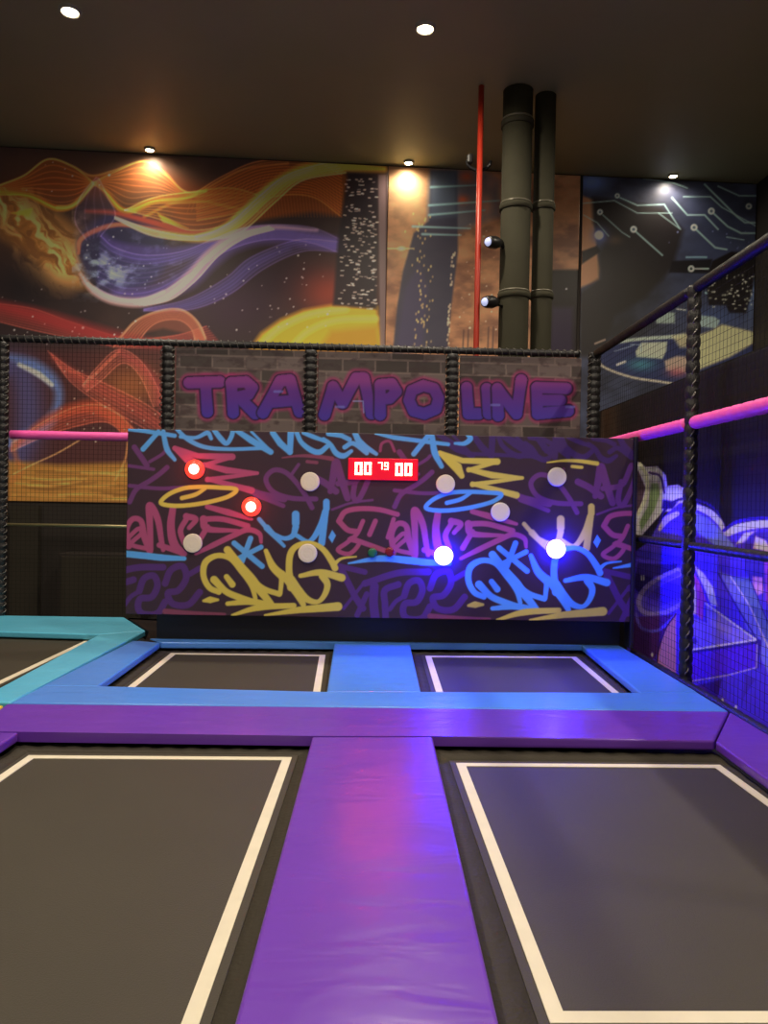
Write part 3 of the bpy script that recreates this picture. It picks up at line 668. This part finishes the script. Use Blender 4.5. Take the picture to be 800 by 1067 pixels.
    S([(303, 612), (301, 592), (303, 576), (311, 568), (324, 566), (336, 572), (345, 584), (349, 592)], [7, 6, 6, 5, 4, 5, 6, 6], co_)
    S([(303, 604), (312, 617), (321, 625), (331, 627), (338, 620), (341, 609), (336, 600)], [8, 8, 6, 4, 5, 6, 7], co_); S([(313, 600), (334, 596.5), (356, 602)], [4, 6, 7], co_); S([(348, 588), (356, 582), (371, 580)], [4, 2.5, 1.5], co_)
    S([(237, 629), (262, 627), (284, 631)], [4, 6, 5], co_)
    S([(212, 626), (219, 625), (227, 625)], [2.5, 6, 2.5], csw); S([(242, 641), (270, 633), (306, 631)], [2.5, 6, 5], csw); S([(276, 641), (312, 635.5), (352, 632)], [2, 6, 8], csw, False)
    # bar
    S([(87, 582), (120, 577), (150, 579), (168, 581), (192, 582)], [1.5, 6, 6.5, 6, 4.5] if dx else [6, 6, 6, 6, 4], cband)
    # top lettering
    if ctop:
        top(c, dx, dy, ctop)
def top(c, dx, dy, ct, full=True):
    S = lambda pts, w, sm=True: c.stroke([(x + dx, y + dy) for x, y in pts], w, ct, soft=.55, smooth=sm)
    if full:
        S([(133, 447), (150, 449), (182, 454)], 4.5, False); S([(165, 450), (149, 468)], [5, 5.5], False); S([(170, 450), (174, 468), (182, 479)], [5, 6, 4])
        S([(183, 446), (196, 458), (214, 466), (240, 468), (272, 467)], [4, 5, 4.5, 4, 4]); S([(188, 455), (204, 456), (216, 451), (220, 457)], [4, 4, 5, 4]); S([(223, 448), (230, 457), (236, 462), (241, 455), (243, 447)], [5, 6, 5, 5, 5])
    S([(247, 449), (262, 459), (282, 471)], [5, 7, 6], False); S([(284, 451), (292, 462), (302, 471)], [6, 7, 6], False); S([(302, 471), (303, 450)], [6, 7], False); S([(262, 450), (282, 470)], 3, False)
    S([(309, 451), (314, 461), (324, 469), (333, 471), (341, 465)], [5, 5, 6, 6, 5]); S([(316, 451), (326, 455), (337, 459)], [4, 5, 4]); S([(337, 458), (344, 463), (350, 472), (358, 475), (366, 470)], [5, 5, 6, 6, 4]); S([(342, 452), (356, 454), (364, 458)], 5, False)
    S([(359, 466), (368, 462), (382, 472)], 5); S([(370, 452), (376, 462), (392, 473)], [6, 7, 4])
def panel_paint(c):
    X, Y = c.X, c.Y
    top(c, 276, 5, (62, 40, 92), False)
    top(c, 210, 4, (62, 40, 92), False)
    c.stroke([(462, 458), (480, 471), (520, 474), (560, 476)], 4, (62, 40, 92))
    tile(c, 0, 0, PINK, YEL, BLUE, YEL, BLUE, (120, 60, 84), YEL)
    tile(c, 276, 5, YEL, BLUE, YEL, BLUE, None, YEL, YEL)
    tile(c, 552, 10, YEL, BLUE, YEL, BLUE, None, YEL, YEL)
    S = lambda pts, w, sm=False: c.stroke(pts, w, BLUE, soft=.55, smooth=sm)
    S([(391, 452), (411, 456), (450, 461), (467, 463)], [2, 5, 4.5, 4]); S([(446, 454), (431, 473)], 5.5); S([(450, 455), (453, 472), (460, 486)], [6, 7, 5], True); S([(474, 462), (484, 462), (490, 457), (487, 453)], [3, 5, 6, 4], True)
    c.stroke([(396, 470), (398, 462), (406, 460), (411, 470)], 3, (128, 60, 98))
printed('printed_panel', (pl.x, PY, zbot), (pr.x - pl.x, 0, 0), (0, 0, ztop - zbot), 760, 290, .16, panel_paint, BG, K['printp'], gw, gain=1.25)
b = BM(); fx = onp(660, 500).x
a_box(b, pr.x + .002, pr.x + .04, PY - .02, PY + .16, -.01 + .02, ztop + .02); bevel(b, .01); obj('side_frame', b, K['frame'], gw)
b = BM(); a_box(b, onp(157, 600).x, pr.x - .02, PY + .23, PY + .75, -.011, zbot + .2); obj('plinth', b, K['frame'], gw)
RAD = 10.6 * PY / F
def halo(c, col, power):  # unseen point lamp added in front of a lit part to spread its halo
    l = bpy.data.lights.new('halo_lamp', 'POINT'); l.energy = power; l.color = col; l.shadow_soft_size = 0
    o = bpy.data.objects.new('halo_lamp', l); COL.objects.link(o); o.parent = gw; o.location = c - Vector((0, .13, 0)) - gw.location
def target(px, py, kind):
    c = onp(px, py); r = RAD
    b = BM(); a_disc_front(b, c, r * .96, .012, prof=((1, 0), (1, .7), (.93, 1)))
    if kind == 'white':
        o = obj('target_light', b, K['bezel'], gw, True); o['label'] = 'unlit frosted white target light'
        b = BM(); a_disc_front(b, c - Vector((0, .012, 0)), r * .93, .016, prof=((1, 0), (.97, .5), (.9, .62), (.6, .7), (.55, .62), (.3, .66))); obj('lens', b, K['unlit'], o, False)
    elif kind == 'red':
        halo(c, (1, .05, .03), 1.6)
        o = obj('target_light', b, K['redlens'], gw, True); o['label'] = 'target light glowing red'
        b = BM(); a_disc_front(b, c - Vector((0, .0125, 0)), r * .92, .03, prof=((1, 0), (.9, .7), (.55, 1))); obj('lens_ring', b, K['redlens'], o, True)
        b = BM(); a_disc_front(b, c - Vector((0, .043, 0)), r * .5, .012, prof=((1, 0), (.8, .7), (.3, 1))); obj('lens', b, K['redcore'], o, True)
    else:
        halo(c, (.04, .02, 1), 15)
        o = obj('target_light', b, K['bluelens'], gw, True); o['label'] = 'target light glowing bright blue'
        b = BM(); a_disc_front(b, c - Vector((0, .0125, 0)), r * .94, .07, prof=((1, 0), (.9, .55), (.6, .9), (.3, 1))); obj('lens', b, K['bluecore'], o, True)
for x, y in ((203, 489), (262, 528)): target(x, y, 'red')
for x, y in ((323, 502), (201, 566), (320.5, 576.5), (464, 504.5), (580, 497), (521, 533.5)): target(x, y, 'white')
for x, y in ((462, 579), (579, 572)): target(x, y, 'blue')
for x, y, k in ((388, 576, 'greenb'), (406, 575, 'redb')):
    c = onp(x, y); b = BM(); a_disc_front(b, c, .045, .035, 16); o = obj('push_button', b, K[k], gw, True); o['label'] = 'small green push button' if k == 'greenb' else 'small dark red push button'
# score display
for q in (onp(379, 489), onp(420, 491)): halo(q, (1, .01, .08), .8)
da, db = onp(363, 477), onp(435, 501)
b = BM(); a_box(b, da.x, db.x, PY - .03, PY - .001, db.z, da.z); bevel(b, .008); disp = obj('score_display', b, K['screen'], gw)
disp['label'] = 'red glowing score display'
SEG = {'0': 'abcdef', '7': 'abc', '9': 'abcdfg'}
def digit(ch, x0, z0, w, h, t):
    b = BM(); s = SEG[ch]
    y0, y1 = PY - .042, PY - .0305; m = t * .5
    R_ = {'a': (x0, x0 + w, z0 + h - t, z0 + h), 'd': (x0, x0 + w, z0, z0 + t), 'g': (x0, x0 + w, z0 + h / 2 - m, z0 + h / 2 + m),
          'f': (x0, x0 + t, z0 + h / 2, z0 + h), 'b': (x0 + w - t, x0 + w, z0 + h / 2, z0 + h), 'e': (x0, x0 + t, z0, z0 + h / 2), 'c': (x0 + w - t, x0 + w, z0, z0 + h / 2)}
    for k in s:
        a0, a1, c0, c1 = R_[k]; sl = lambda z: (z - z0) * .08
        g = .002
        a_hexa(b, [(a0 + g, y0, c0 + g), (a1 - g, y0, c0 + g), (a1 - g, y1, c0 + g), (a0 + g, y1, c0 + g), (a0 + g, y0, c1 - g), (a1 - g, y0, c1 - g), (a1 - g, y1, c1 - g), (a0 + g, y1, c1 - g)])
    o = obj('digit', b, K['digit'], None)
    wl = o.location.copy(); o.parent = disp; o.location = wl - disp.location - gw.location
for ch, px, py, wpx, hpx, t in (('0', 369.5, 495, 8, 13.5, .026), ('0', 379, 495, 8, 13.5, .026), ('7', 393.5, 489.5, 5, 8, .0135), ('9', 399.8, 489.8, 5, 8, .0135), ('0', 411.5, 496, 8, 13.5, .026), ('0', 421, 496, 8, 13.5, .026)):
    c = onp(px, py); digit(ch, c.x, c.z, wpx * PY / F, hpx * PY / F, t)

# ------------------------------------------------------------------ net frames
def fpt(x, z, off=0): return Vector((x, FY + FK * x - off, z))
def ribs(t, name, p, q, r, m='foam', pitch=.1, depth=.12, label=None):
    b = BM(); a_ribbed(b, p, q, r, pitch, depth); o = obj(name, b, K[m], t, True)
    if label: o['label'] = label
    return o
def lacing(t, p, q, r, pitch=.11):
    """cord wound round the sleeve"""
    p, q = Vector(p), Vector(q); L = (q - p).length; b = BM(); k = max(3, int(L / pitch)) * 8; d = (q - p).normalized()
    up = Vector((0, 0, 1)) if abs(d.z) < .9 else Vector((1, 0, 0)); a = d.cross(up).normalized(); c = d.cross(a)
    a_tube(b, [p.lerp(q, i / k) + (a * math.cos(i * math.pi / 4) + c * math.sin(i * math.pi / 4)) * (r + .003) for i in range(k + 1)], .0065, 5)
    o = obj('lacing', b, K['lace'], t, True); return o
def net(t, A, B, z0, z1, step=.05, th=.0019):
    b = BM(); A = Vector(A); B = Vector(B); L = (B - A).length; n = int(L / step); u = (B - A) / L
    def bar(p, q):
        d = (q - p).normalized(); s = Vector((-u.y, u.x, 0)) * th; w = d.cross(Vector((-u.y, u.x, 0))).normalized() * th
        v = [b.verts.new(e + a) for e in (p, q) for a in (s + w, w - s, -s - w, s - w)]
        for f in ((0, 1, 5, 4), (1, 2, 6, 5), (2, 3, 7, 6), (3, 0, 4, 7)): b.faces.new([v[i] for i in f])
    for i in range(n + 1):
        p = A + u * (i * L / n); bar(Vector((p.x, p.y, z0)), Vector((p.x, p.y, z1)))
    m_ = int((z1 - z0) / step)
    for j in range(m_ + 1):
        z = z0 + (z1 - z0) * j / m_; bar(Vector((A.x, A.y, z)), Vector((B.x, B.y, z)))
    o = obj('net', b, K['net'], t); o['label'] = 'fine black netting'; return o
fx_ = [onfence(px, 400).x for px in (3, 175, 323.5, 471, 612)]
bf = thing('net_frame', 'black padded net frame across the back, topped by a long laced rail', 'net frame', (fx_[2], FY, -.1))
for i, x in enumerate(fx_[:4]):
    r = .066 if i == 0 else .075
    ribs(bf, 'post', fpt(x, -.1), fpt(x, FTOP - .04), r, pitch=.085)
    for s in ((1,) if i == 0 else (-1, 1)): lacing(bf, fpt(x + s * r * .85, .0, .035), fpt(x + s * r * .85, FTOP - .06, .035), .016, .075)
ribs(bf, 'top_rail', fpt(fx_[0] - .06, FTOP), fpt(fx_[4] - .1, FTOP), .04, pitch=.2, depth=.05)
lacing(bf, fpt(fx_[0], FTOP), fpt(fx_[4] - .1, FTOP), .042, .085)
pz = onfence(70, 454).z
b = BM(); a_ribbed(b, fpt(fx_[0] + .06, pz), fpt(fx_[1] - .09, pz), .05, .9, .04, 16)
o = tag(obj('foam_rail', b, K['pink'], smooth=True), 'straight pink foam rail on the left net, ending at the game board', 'rail')
lz_ = onfence(70, 547.5).z
b = BM(); a_tube(b, [fpt(fx_[0] + .06, lz_), fpt(fx_[1] + .4, lz_)], .018, 10); obj('lower_rail', b, K['steel'], bf, True)
net(bf, fpt(fx_[0] + .07, 0), fpt(fx_[1] - .08, 0), 0, FTOP - .04, .05, .0012)
# right-hand frame, along the depth
rf = thing('net_frame', 'black padded net frame running toward the camera on the right', 'net frame', (FX, 6, -.1))
yb = FY + FK * FX
Y2 = 800 * FX / (720 - 389.); Y1 = 2.5
ribs(rf, 'post', (FX, yb, -.1), (FX, yb, FTOP + .03), .075, pitch=.085); lacing(rf, (FX - .07, yb - .04, 0), (FX - .07, yb - .04, FTOP), .016, .075)
ribs(rf, 'post', (FX, Y2, -.1), (FX, Y2, FTOP + .03), .056, pitch=.1); lacing(rf, (FX - .01, Y2 - .052, 0), (FX - .01, Y2 - .052, FTOP), .01, .1)
ribs(rf, 'post', (FX, Y1, -.1), (FX, Y1, FTOP + .03), .056, pitch=.1)
for ya, yz in ((Y1 + .06, Y2 - .06), (Y2 + .06, yb - .08)):
    ribs(rf, 'top_rail', (FX, ya, FTOP), (FX, yz, FTOP), .047, pitch=.25, depth=.05)
    ribs(rf, 'lower_rail', (FX, ya, lz_ + .03), (FX, yz, lz_ + .03), .036, pitch=.1, depth=.1)
    net(rf, (FX, yz, 0), (FX, ya, 0), 0, FTOP - .05, .06, .001)
    lab = 'pink foam rail on the right net, right of the post, nearest the camera' if ya < 3 else 'pink foam rail on the right net, between the post and the game board'
    b = BM(); a_ribbed(b, (FX, ya, pz), (FX, yz, pz), .055, .16, .1, 16); tag(obj('foam_rail', b, K['pink'], smooth=True), lab, 'rail')
# black kerb with beaded lacing between pads and the right wall
b = BM(); a_ribbed(b, (Ro.x + .05, .95, -.05), (RB.x + .1, 7.5, -.05), .038, .16, .12, 10)
tag(obj('edge_bolster', b, K['foam'], smooth=True), 'black laced bolster along the foot of the right net', 'bolster')

# ------------------------------------------------------------------ banners reading TRAMPOLINE
LET = {0: [[(197, 399), (229, 398)], [(214, 399), (216, 429)], [(241, 399), (243, 430)], [(241, 399), (256, 398), (263, 404), (259, 411), (246, 414)], [(250, 415), (266, 431)], [(274, 430), (292, 397), (302, 396), (312, 429)], [(283, 419), (307, 417)]],
       1: [[(338, 432), (347, 403), (357, 420), (371, 394), (379, 394), (387, 431)], [(396, 432), (396, 401), (408, 400), (413, 408), (406, 415), (397, 416)], [(441, 402), (429, 407), (426, 417), (431, 428), (442, 431), (454, 426), (457, 415), (452, 405), (441, 402)]],
       2: [[(486, 404), (488, 431), (499, 431)], [(507, 405), (509, 431)], [(519, 433), (518, 405), (538, 431), (543, 396)], [(560, 404), (590, 405)], [(560, 417), (584, 417)], [(559, 404), (560, 431), (592, 428)]]}
def banner_paint(k):
    def f(c):
        X, Y = c.X, c.Y; I = np.arange(len(X)); n = fbm(X / 9, Y / 5, 4)
        Yl = Y - .028 * (X - 320); row = np.floor((Yl - 360) / 13.); fr = (Yl - 360) / 13. - row
        xx = (X + (row % 2) * 17) / 34.; fx = xx - np.floor(xx)
        h = np.sin(np.floor(xx) * 12.9 + row * 78.2) * 43758.5; h = h - np.floor(h)
        c.C = np.tile(np.array((80, 70, 70.)), (len(X), 1)) * (.72 + .6 * h[:, None])
        mort = (np.minimum(fr, 1 - fr) < .08) | (np.minimum(fx, 1 - fx) < .028)
        c.mix(I, mort * (.35 + .5 * n), (128, 112, 108)); c.mix(I, np.clip((n - .5) * 2.5, 0, .6), (58, 44, 48))
        GR = {0: (2, 4, 2), 1: (1, 1, 1), 2: (1, 1, 1, 3)}[k]; cut = np.cumsum((0,) + tuple({0: (2, 3, 2), 1: (1, 1, 1), 2: (1, 1, 1, 3)}[k]))
        for s in LET[k]: c.stroke(s, 19, (164, 46, 108), .85, 2.4, smooth=False)
        for a_, b_ in zip(cut, cut[1:]):
            for s in LET[k][a_:b_]: c.stroke(s, 15, (38, 16, 56), .97, .7, smooth=False)
            before = c.C.copy()
            for s in LET[k][a_:b_]: c.stroke(s, 11.5, (90, 42, 136), 1, .7, smooth=False)
            j = np.nonzero(np.abs(c.C - before).sum(1) > 20)[0]
            c.mix(j, np.clip((408 - Y[j]) / 18, 0, .6), (150, 62, 130)); c.mix(j, np.clip((Y[j] - 412) / 30, 0, .7), (64, 52, 170))
        if k == 1: c.stroke([(368, 418), (378, 418), (379, 430)], 1.3, (140, 150, 220), .8, smooth=False)
        for (x, y) in ((286, 408), (350, 424), (512, 422), (590, 424)): c.stroke([(x, y), (x + 8, y)], 2.6, (110, 112, 200), .7, smooth=False)
        c.stroke([(X.min(), Y.min() + 2), (X.max(), Y.min() + 2)], 1, (110, 100, 100), .6, smooth=False)
    return f
names = ['left banner with first graffiti letters TRA in purple on grey brick print', 'middle banner with purple graffiti letters MPO on grey brick print', 'right banner with purple graffiti letters LINE on grey brick print']
for k, (a0, a1) in enumerate(((183, 317), (331, 464), (478.5, 605))):
    A = onfence(a0, 410, .02); B = onfence(a1, 410, .02); z0 = onfence(a0, 449.5, .02).z - .25
    o = printed('banner', (A.x, A.y, z0), (B.x - A.x, B.y - A.y, 0), (0, 0, FTOP - .055 - z0), 200, 150, .008, banner_paint(k), (74, 64, 64), K['printb'], gain=1.1)
    tag(o, names[k], 'banner', 'lettered brick-print banners above the game board')

# ------------------------------------------------------------------ graffiti on the low side wall
def side_paint(c):
    q = lambda pts: [(640 + x / 3.556, 460 + y / 3.556) for x, y in pts]
    X, Y = c.X, c.Y
    OUT = (30, 14, 96); LAV = (172, 150, 232); BODY = (58, 36, 196)
    # spiky top
    c.poly(q([(40, 40), (85, 75), (115, 95), (160, 92), (190, 125), (197, 165), (235, 160), (300, 200), (300, 260), (180, 260), (90, 360), (30, 400)]), (184, 166, 214), 1, .8)
    c.poly(q([(60, 100), (90, 110), (115, 170), (100, 240), (60, 300)]), (60, 44, 60), 1, .8); c.stroke(q([(95, 85), (120, 130), (118, 200), (88, 270)]), 4, (176, 170, 138)); c.stroke(q([(130, 115), (170, 130), (185, 190)]), 2.4, (44, 26, 80))
    c.poly(q([(130, 145), (168, 145), (178, 190), (160, 260), (100, 350), (60, 380), (80, 300), (118, 235)]), (150, 146, 150), 1, .8); c.poly(q([(136, 155), (162, 155), (168, 195), (150, 250), (100, 330), (92, 300), (125, 240)]), (98, 116, 78), 1, .8)
    # big body
    c.poly(q([(60, 420), (130, 370), (170, 290), (240, 228), (310, 228), (370, 262), (415, 325), (450, 318), (520, 296), (600, 290), (760, 330), (760, 1300), (600, 1300), (350, 1000), (60, 900), (30, 600)]), BODY, 1, .8)
    c.stroke(q([(165, 300), (190, 250), (240, 215), (310, 218), (370, 250), (418, 330)]), 2.6, OUT); c.poly(q([(180, 215), (235, 225), (215, 250), (175, 250)]), OUT, 1, 1)
    c.stroke(q([(168, 325), (195, 288), (232, 268)]), [4, 7, 5], (166, 150, 236)); c.poly(q([(300, 262), (350, 285), (400, 335), (448, 392), (380, 390), (310, 340), (290, 300)]), (92, 98, 192), 1, 1); c.stroke(q([(298, 240), (350, 262), (390, 300), (408, 338)]), [5, 7, 6, 3], (178, 162, 236))
    c.blob(640 + 190 / 3.556, 460 + 350 / 3.556, 14, 6, (74, 64, 220), .8); c.poly(q([(90, 405), (240, 400), (240, 440), (90, 440)]), (44, 34, 150), .6, 3)
    c.poly(q([(85, 450), (235, 455), (225, 480), (150, 500), (90, 560), (70, 540)]), (30, 16, 92), 1, 1)
    for x in (100, 108): c.stroke(q([(x, 498), (x + 1, 512)]), 1.3, (220, 220, 255))
    # right wheel shape
    c.stroke(q([(420, 335), (470, 318), (530, 308), (600, 306), (700, 330)]), [9, 8, 8, 9], (184, 160, 236)); c.stroke(q([(405, 330), (450, 300), (520, 286), (620, 284)]), 3.5, (36, 18, 150)); c.poly(q([(450, 380), (480, 340), (530, 330), (500, 350), (490, 372)]), (190, 168, 240), 1, .8)
    c.poly(q([(480, 372), (520, 335), (600, 330), (640, 400), (620, 520), (540, 560), (480, 480)]), (44, 28, 120), 1, 2)
    c.poly(q([(522, 350), (562, 368), (578, 410), (514, 396)]), (206, 152, 176), 1, .8); c.poly(q([(512, 500), (548, 505), (552, 560), (530, 570), (512, 540)]), (186, 110, 160), 1, .8)
    c.poly(q([(555, 440), (600, 440), (600, 640), (560, 590)]), (120, 44, 150), .9, 1)
    # big curl on the left
    c.stroke(q([(235, 485), (170, 515), (120, 550), (98, 595), (120, 630), (180, 628), (235, 600)]), 9.5, (112, 96, 226)); c.stroke(q([(235, 490), (175, 520), (128, 555), (108, 595), (125, 620), (180, 618), (235, 590)]), 5, (70, 52, 196))
    c.poly(q([(70, 650), (230, 640), (200, 720), (150, 800), (110, 850), (60, 800)]), (60, 24, 92), 1, 1); c.stroke(q([(80, 640), (100, 690), (160, 700), (220, 650)]), 3, (80, 64, 210))
    c.poly(q([(228, 636), (228, 870), (200, 862), (158, 838), (160, 790), (185, 700)]), (180, 108, 100), 1, .8); c.stroke(q([(228, 640), (190, 695), (162, 780), (158, 835)]), 1.4, (40, 16, 60))
    # stripes
    c.poly(q([(280, 480), (292, 500), (304, 560), (306, 640), (280, 640)]), (196, 154, 134), 1, .8)
    c.poly(q([(286, 470), (315, 520), (345, 600), (332, 600), (328, 665), (304, 640), (304, 560)]), (128, 48, 118), 1, .8); c.poly(q([(292, 455), (330, 488), (365, 540), (382, 610), (358, 608), (336, 550)]), (182, 162, 236), 1, .8)
    c.poly(q([(385, 480), (440, 500), (530, 640), (600, 790), (700, 1000), (640, 1000), (540, 800), (450, 600)]), (86, 84, 200), 1, 1); c.poly(q([(430, 500), (500, 505), (560, 640), (640, 800), (640, 860), (540, 690)]), (74, 84, 132), 1, 1)
    c.stroke(q([(430, 500), (500, 610), (560, 740), (640, 900)]), 1.4, (160, 150, 230)); c.stroke(q([(500, 505), (560, 650), (620, 800)]), 1.2, OUT); c.stroke(q([(385, 490), (440, 590), (520, 720)]), 1.6, OUT)
    # arrow
    c.poly(q([(250, 640), (300, 650), (335, 665), (332, 590), (545, 738), (535, 842), (260, 900), (240, 800)]), (34, 14, 100), 1, .8)
    c.poly(q([(260, 640), (300, 655), (345, 672), (338, 600), (520, 735), (260, 775)]), (84, 66, 206), 1, .8); c.poly(q([(338, 600), (520, 735), (440, 742), (340, 660)]), (104, 88, 216), .8, 2)
    c.stroke(q([(338, 600), (525, 735), (260, 776)]), 1.8, (190, 170, 244), smooth=False); c.poly(q([(260, 790), (530, 750), (528, 838), (260, 890)]), (62, 22, 200), 1, .8)
    c.stroke(q([(528, 752), (526, 838), (420, 866), (275, 890)]), 1.2, (150, 130, 240), smooth=False); c.poly(q([(262, 740), (300, 725), (310, 745), (262, 762)]), (40, 18, 110), 1, 1)
    c.poly(q([(300, 905), (400, 880), (380, 960), (330, 960)]), (40, 16, 96), 1, 1); c.poly(q([(480, 860), (525, 880), (480, 950), (470, 1010)]), (52, 30, 130), 1, 1)
    c.blob(640 + 320 / 3.556, 460 + 925 / 3.556, 5, 4, (130, 60, 70), .8)
    for x, y in ((140, 790), (330, 935), (365, 950), (400, 960), (450, 985)): c.disc(640 + x / 3.556, 460 + y / 3.556, 1.2, 2., (220, 210, 240), .9)
o = printed('graffiti_mural', (SX, 9.4, -.3), (0, -7.2, 0), (0, 0, STOP + .3 - .02), 760, 300, .015, side_paint, (13, 12, 12), K['prints'], gain=2.6)
tag(o, 'violet and blue graffiti painting with a 3D arrow on the low right wall', 'mural')

# ------------------------------------------------------------------ ducts, pipe, spotlights
def vpipe(name, label, px0, px1, off, m, bands=(), cat='pipe', sides=20):
    yq = 9.75 + off
    A = on(px0, 300, (0, yq, 0), (0, 1, 0)); B = on(px1, 300, (0, yq, 0), (0, 1, 0)); r = (B.x - A.x) / 2; cx = (A.x + B.x) / 2
    t = thing(name, label, cat, (cx, yq, -.45))
    b = BM(); a_tube(b, [(cx, yq, -.45), (cx, yq, 2), (cx, yq, 4), (cx, yq, CEIL - .01)], r, sides); obj('pipe', b, K[m], t, True)
    for py in bands:
        z = on((px0 + px1) / 2, py, (0, yq, 0), (0, 1, 0)).z
        b = BM(); a_tube(b, [(cx, yq, z - .04), (cx, yq, z - .03), (cx, yq, z + .03), (cx, yq, z + .04)], [r + .004, r + .02, r + .02, r + .004], sides); obj('joint_collar', b, K['duct'], t, True)
        b = BM(); a_tube(b, [(cx, yq, z + .041), (cx, yq, z + .062)], [r + .012, r + .008], sides); obj('sealing_band', b, K['band'], t, True)
    return cx, yq, r
d1 = vpipe('duct_pipe', 'wide dark vertical duct pipe with pale joint bands, right of the red pipe', 520, 551, 0, 'duct', (130, 217, 309), 'duct')
d2 = vpipe('duct_pipe', 'thinner dark vertical duct pipe, right of the wide duct', 553.5, 575, .1, 'duct', (217, 309), 'duct')
p1 = vpipe('sprinkler_pipe', 'thin red vertical pipe running up to the ceiling', 494.2, 500.2, -.1, 'red', (), 'pipe', 12)
t = [o for o in bpy.data.objects if o.name.startswith('sprinkler_pipe')][0]
zc = on(497, 164, (0, 9.65, 0), (0, 1, 0)).z
b = BM(); a_tube(b, [(p1[0] + .15 * math.cos(a), p1[1] + .1, zc + .12 * math.sin(a)) for a in [math.pi + math.pi * k / 8 for k in range(9)]], .022, 8); obj('bracket', b, K['head'], t, True)
b = BM(); a_box(b, p1[0] - .15, p1[0] - .08, p1[1] + .04, p1[1] + .12, zc - .05, zc + .07); bevel(b, .02); obj('valve', b, K['head'], t)
for (px, py), lab in (((508.5, 252), 'upper small round spotlight clamped to the wide duct'), ((505, 314.5), 'lower small round spotlight clamped to the wide duct')):
    c = on(px, py, (0, d1[1] - .24, 0), (0, 1, 0)); t = thing('spotlight', lab, 'spotlight', c)
    d = Vector((-.9, -.8, -.2)).normalized(); e = c - d * .24
    b = BM(); a_tube(b, [c, c - d * .04, c - d * .13, e], [.064, .075, .08, .05], 16); obj('housing', b, K['head'], t, True)
    b = BM(); a_tube(b, [c + d * .001, c + d * .02], [.052, .042], 16); obj('lens', b, K['headlens'], t, True)
    b = BM(); a_tube(b, [c - d * .12, (d1[0] - d1[2] * .8, d1[1] - d1[2] * .5, c.z - .02)], .016, 8); obj('bracket', b, K['head'], t, True)

# ------------------------------------------------------------------ ceiling lights
def onc(px, py): return onz(px, py, CEIL)
r1 = [onc(73, 10), onc(443, 28), onc(813, 46)]
r2 = [onc(160, 161), onc(425, 175.5), onc(697, 186.5)]
for q in r2: q.y = min(q.y, WY + WK * q.x - .18)
dv = Vector((0, r2[1].y - r1[1].y, 0))
LAB1 = ['lit ceiling downlight at the upper left of the picture', 'lit ceiling downlight nearest above the picture centre', 'ceiling downlight just past the right picture edge']
LAB2 = ['ceiling downlight close to the back wall above the orange galaxy mural', 'ceiling downlight close to the back wall above the dusk city mural', 'ceiling downlight close to the back wall above the circuit mural']
def downlight(p, label, power, group=None, spot=R(172), r=.11):
    t = thing('downlight', label, 'ceiling light', (p.x, p.y, CEIL), group)
    b = BM(); n = 24
    R0 = [(r * .75, -.0), (r * .75, -.02), (r * .85, -.035), (r, -.035), (r * 1.08, -.012), (r * 1.08, -.001)]
    rg = [[b.verts.new((p.x + rr * math.cos(2 * math.pi * k / n), p.y + rr * math.sin(2 * math.pi * k / n), CEIL + z - .002)) for k in range(n)] for rr, z in R0]
    for a, c in zip(rg, rg[1:] + rg[:1]):
        for k in range(n): b.faces.new((a[k], a[(k + 1) % n], c[(k + 1) % n], c[k]))
    obj('trim_ring', b, K['lampwhite'], t, True)
    b = BM(); a_tube(b, [(p.x, p.y, CEIL - .004), (p.x, p.y, CEIL - .03)], r * .72, 20); obj('lens', b, K['lamplens'], t, False)
    l = bpy.data.lights.new('downlight_lamp', 'SPOT'); l.energy = power; l.color = (1, .87, .68); l.spot_size = spot; l.spot_blend = .9; l.shadow_soft_size = .09
    o = bpy.data.objects.new('downlight_lamp', l); COL.objects.link(o); o.parent = t; o.location = (0, 0, -.05)
P1 = 460.
for q, s in zip(r1, LAB1): downlight(q, s, P1)
for q, s in zip(r2, LAB2): downlight(q, s, 48, r=.075)
for k in (1, 2, 3):
    for j, q in enumerate(r1):
        downlight(q - dv * k, 'ceiling downlight out of view above and behind the camera', P1 * (1.0 if k < 3 else .8), 'downlights out of view above the trampolines')

# ------------------------------------------------------------------ world & view
w = bpy.data.worlds.new('world'); sc.world = w; w.use_nodes = True
w.node_tree.nodes['Background'].inputs[0].default_value = (1, .86, .66, 1); w.node_tree.nodes['Background'].inputs[1].default_value = .35
sc.view_settings.view_transform = 'Standard'; sc.view_settings.look = 'None'; sc.view_settings.gamma = 1; sc.view_settings.use_curve_mapping = False
sc.view_settings.exposure = 0.0
sc.cycles.max_bounces = 6; sc.cycles.diffuse_bounces = 3; sc.cycles.sample_clamp_indirect = 6; sc.cycles.use_denoising = True
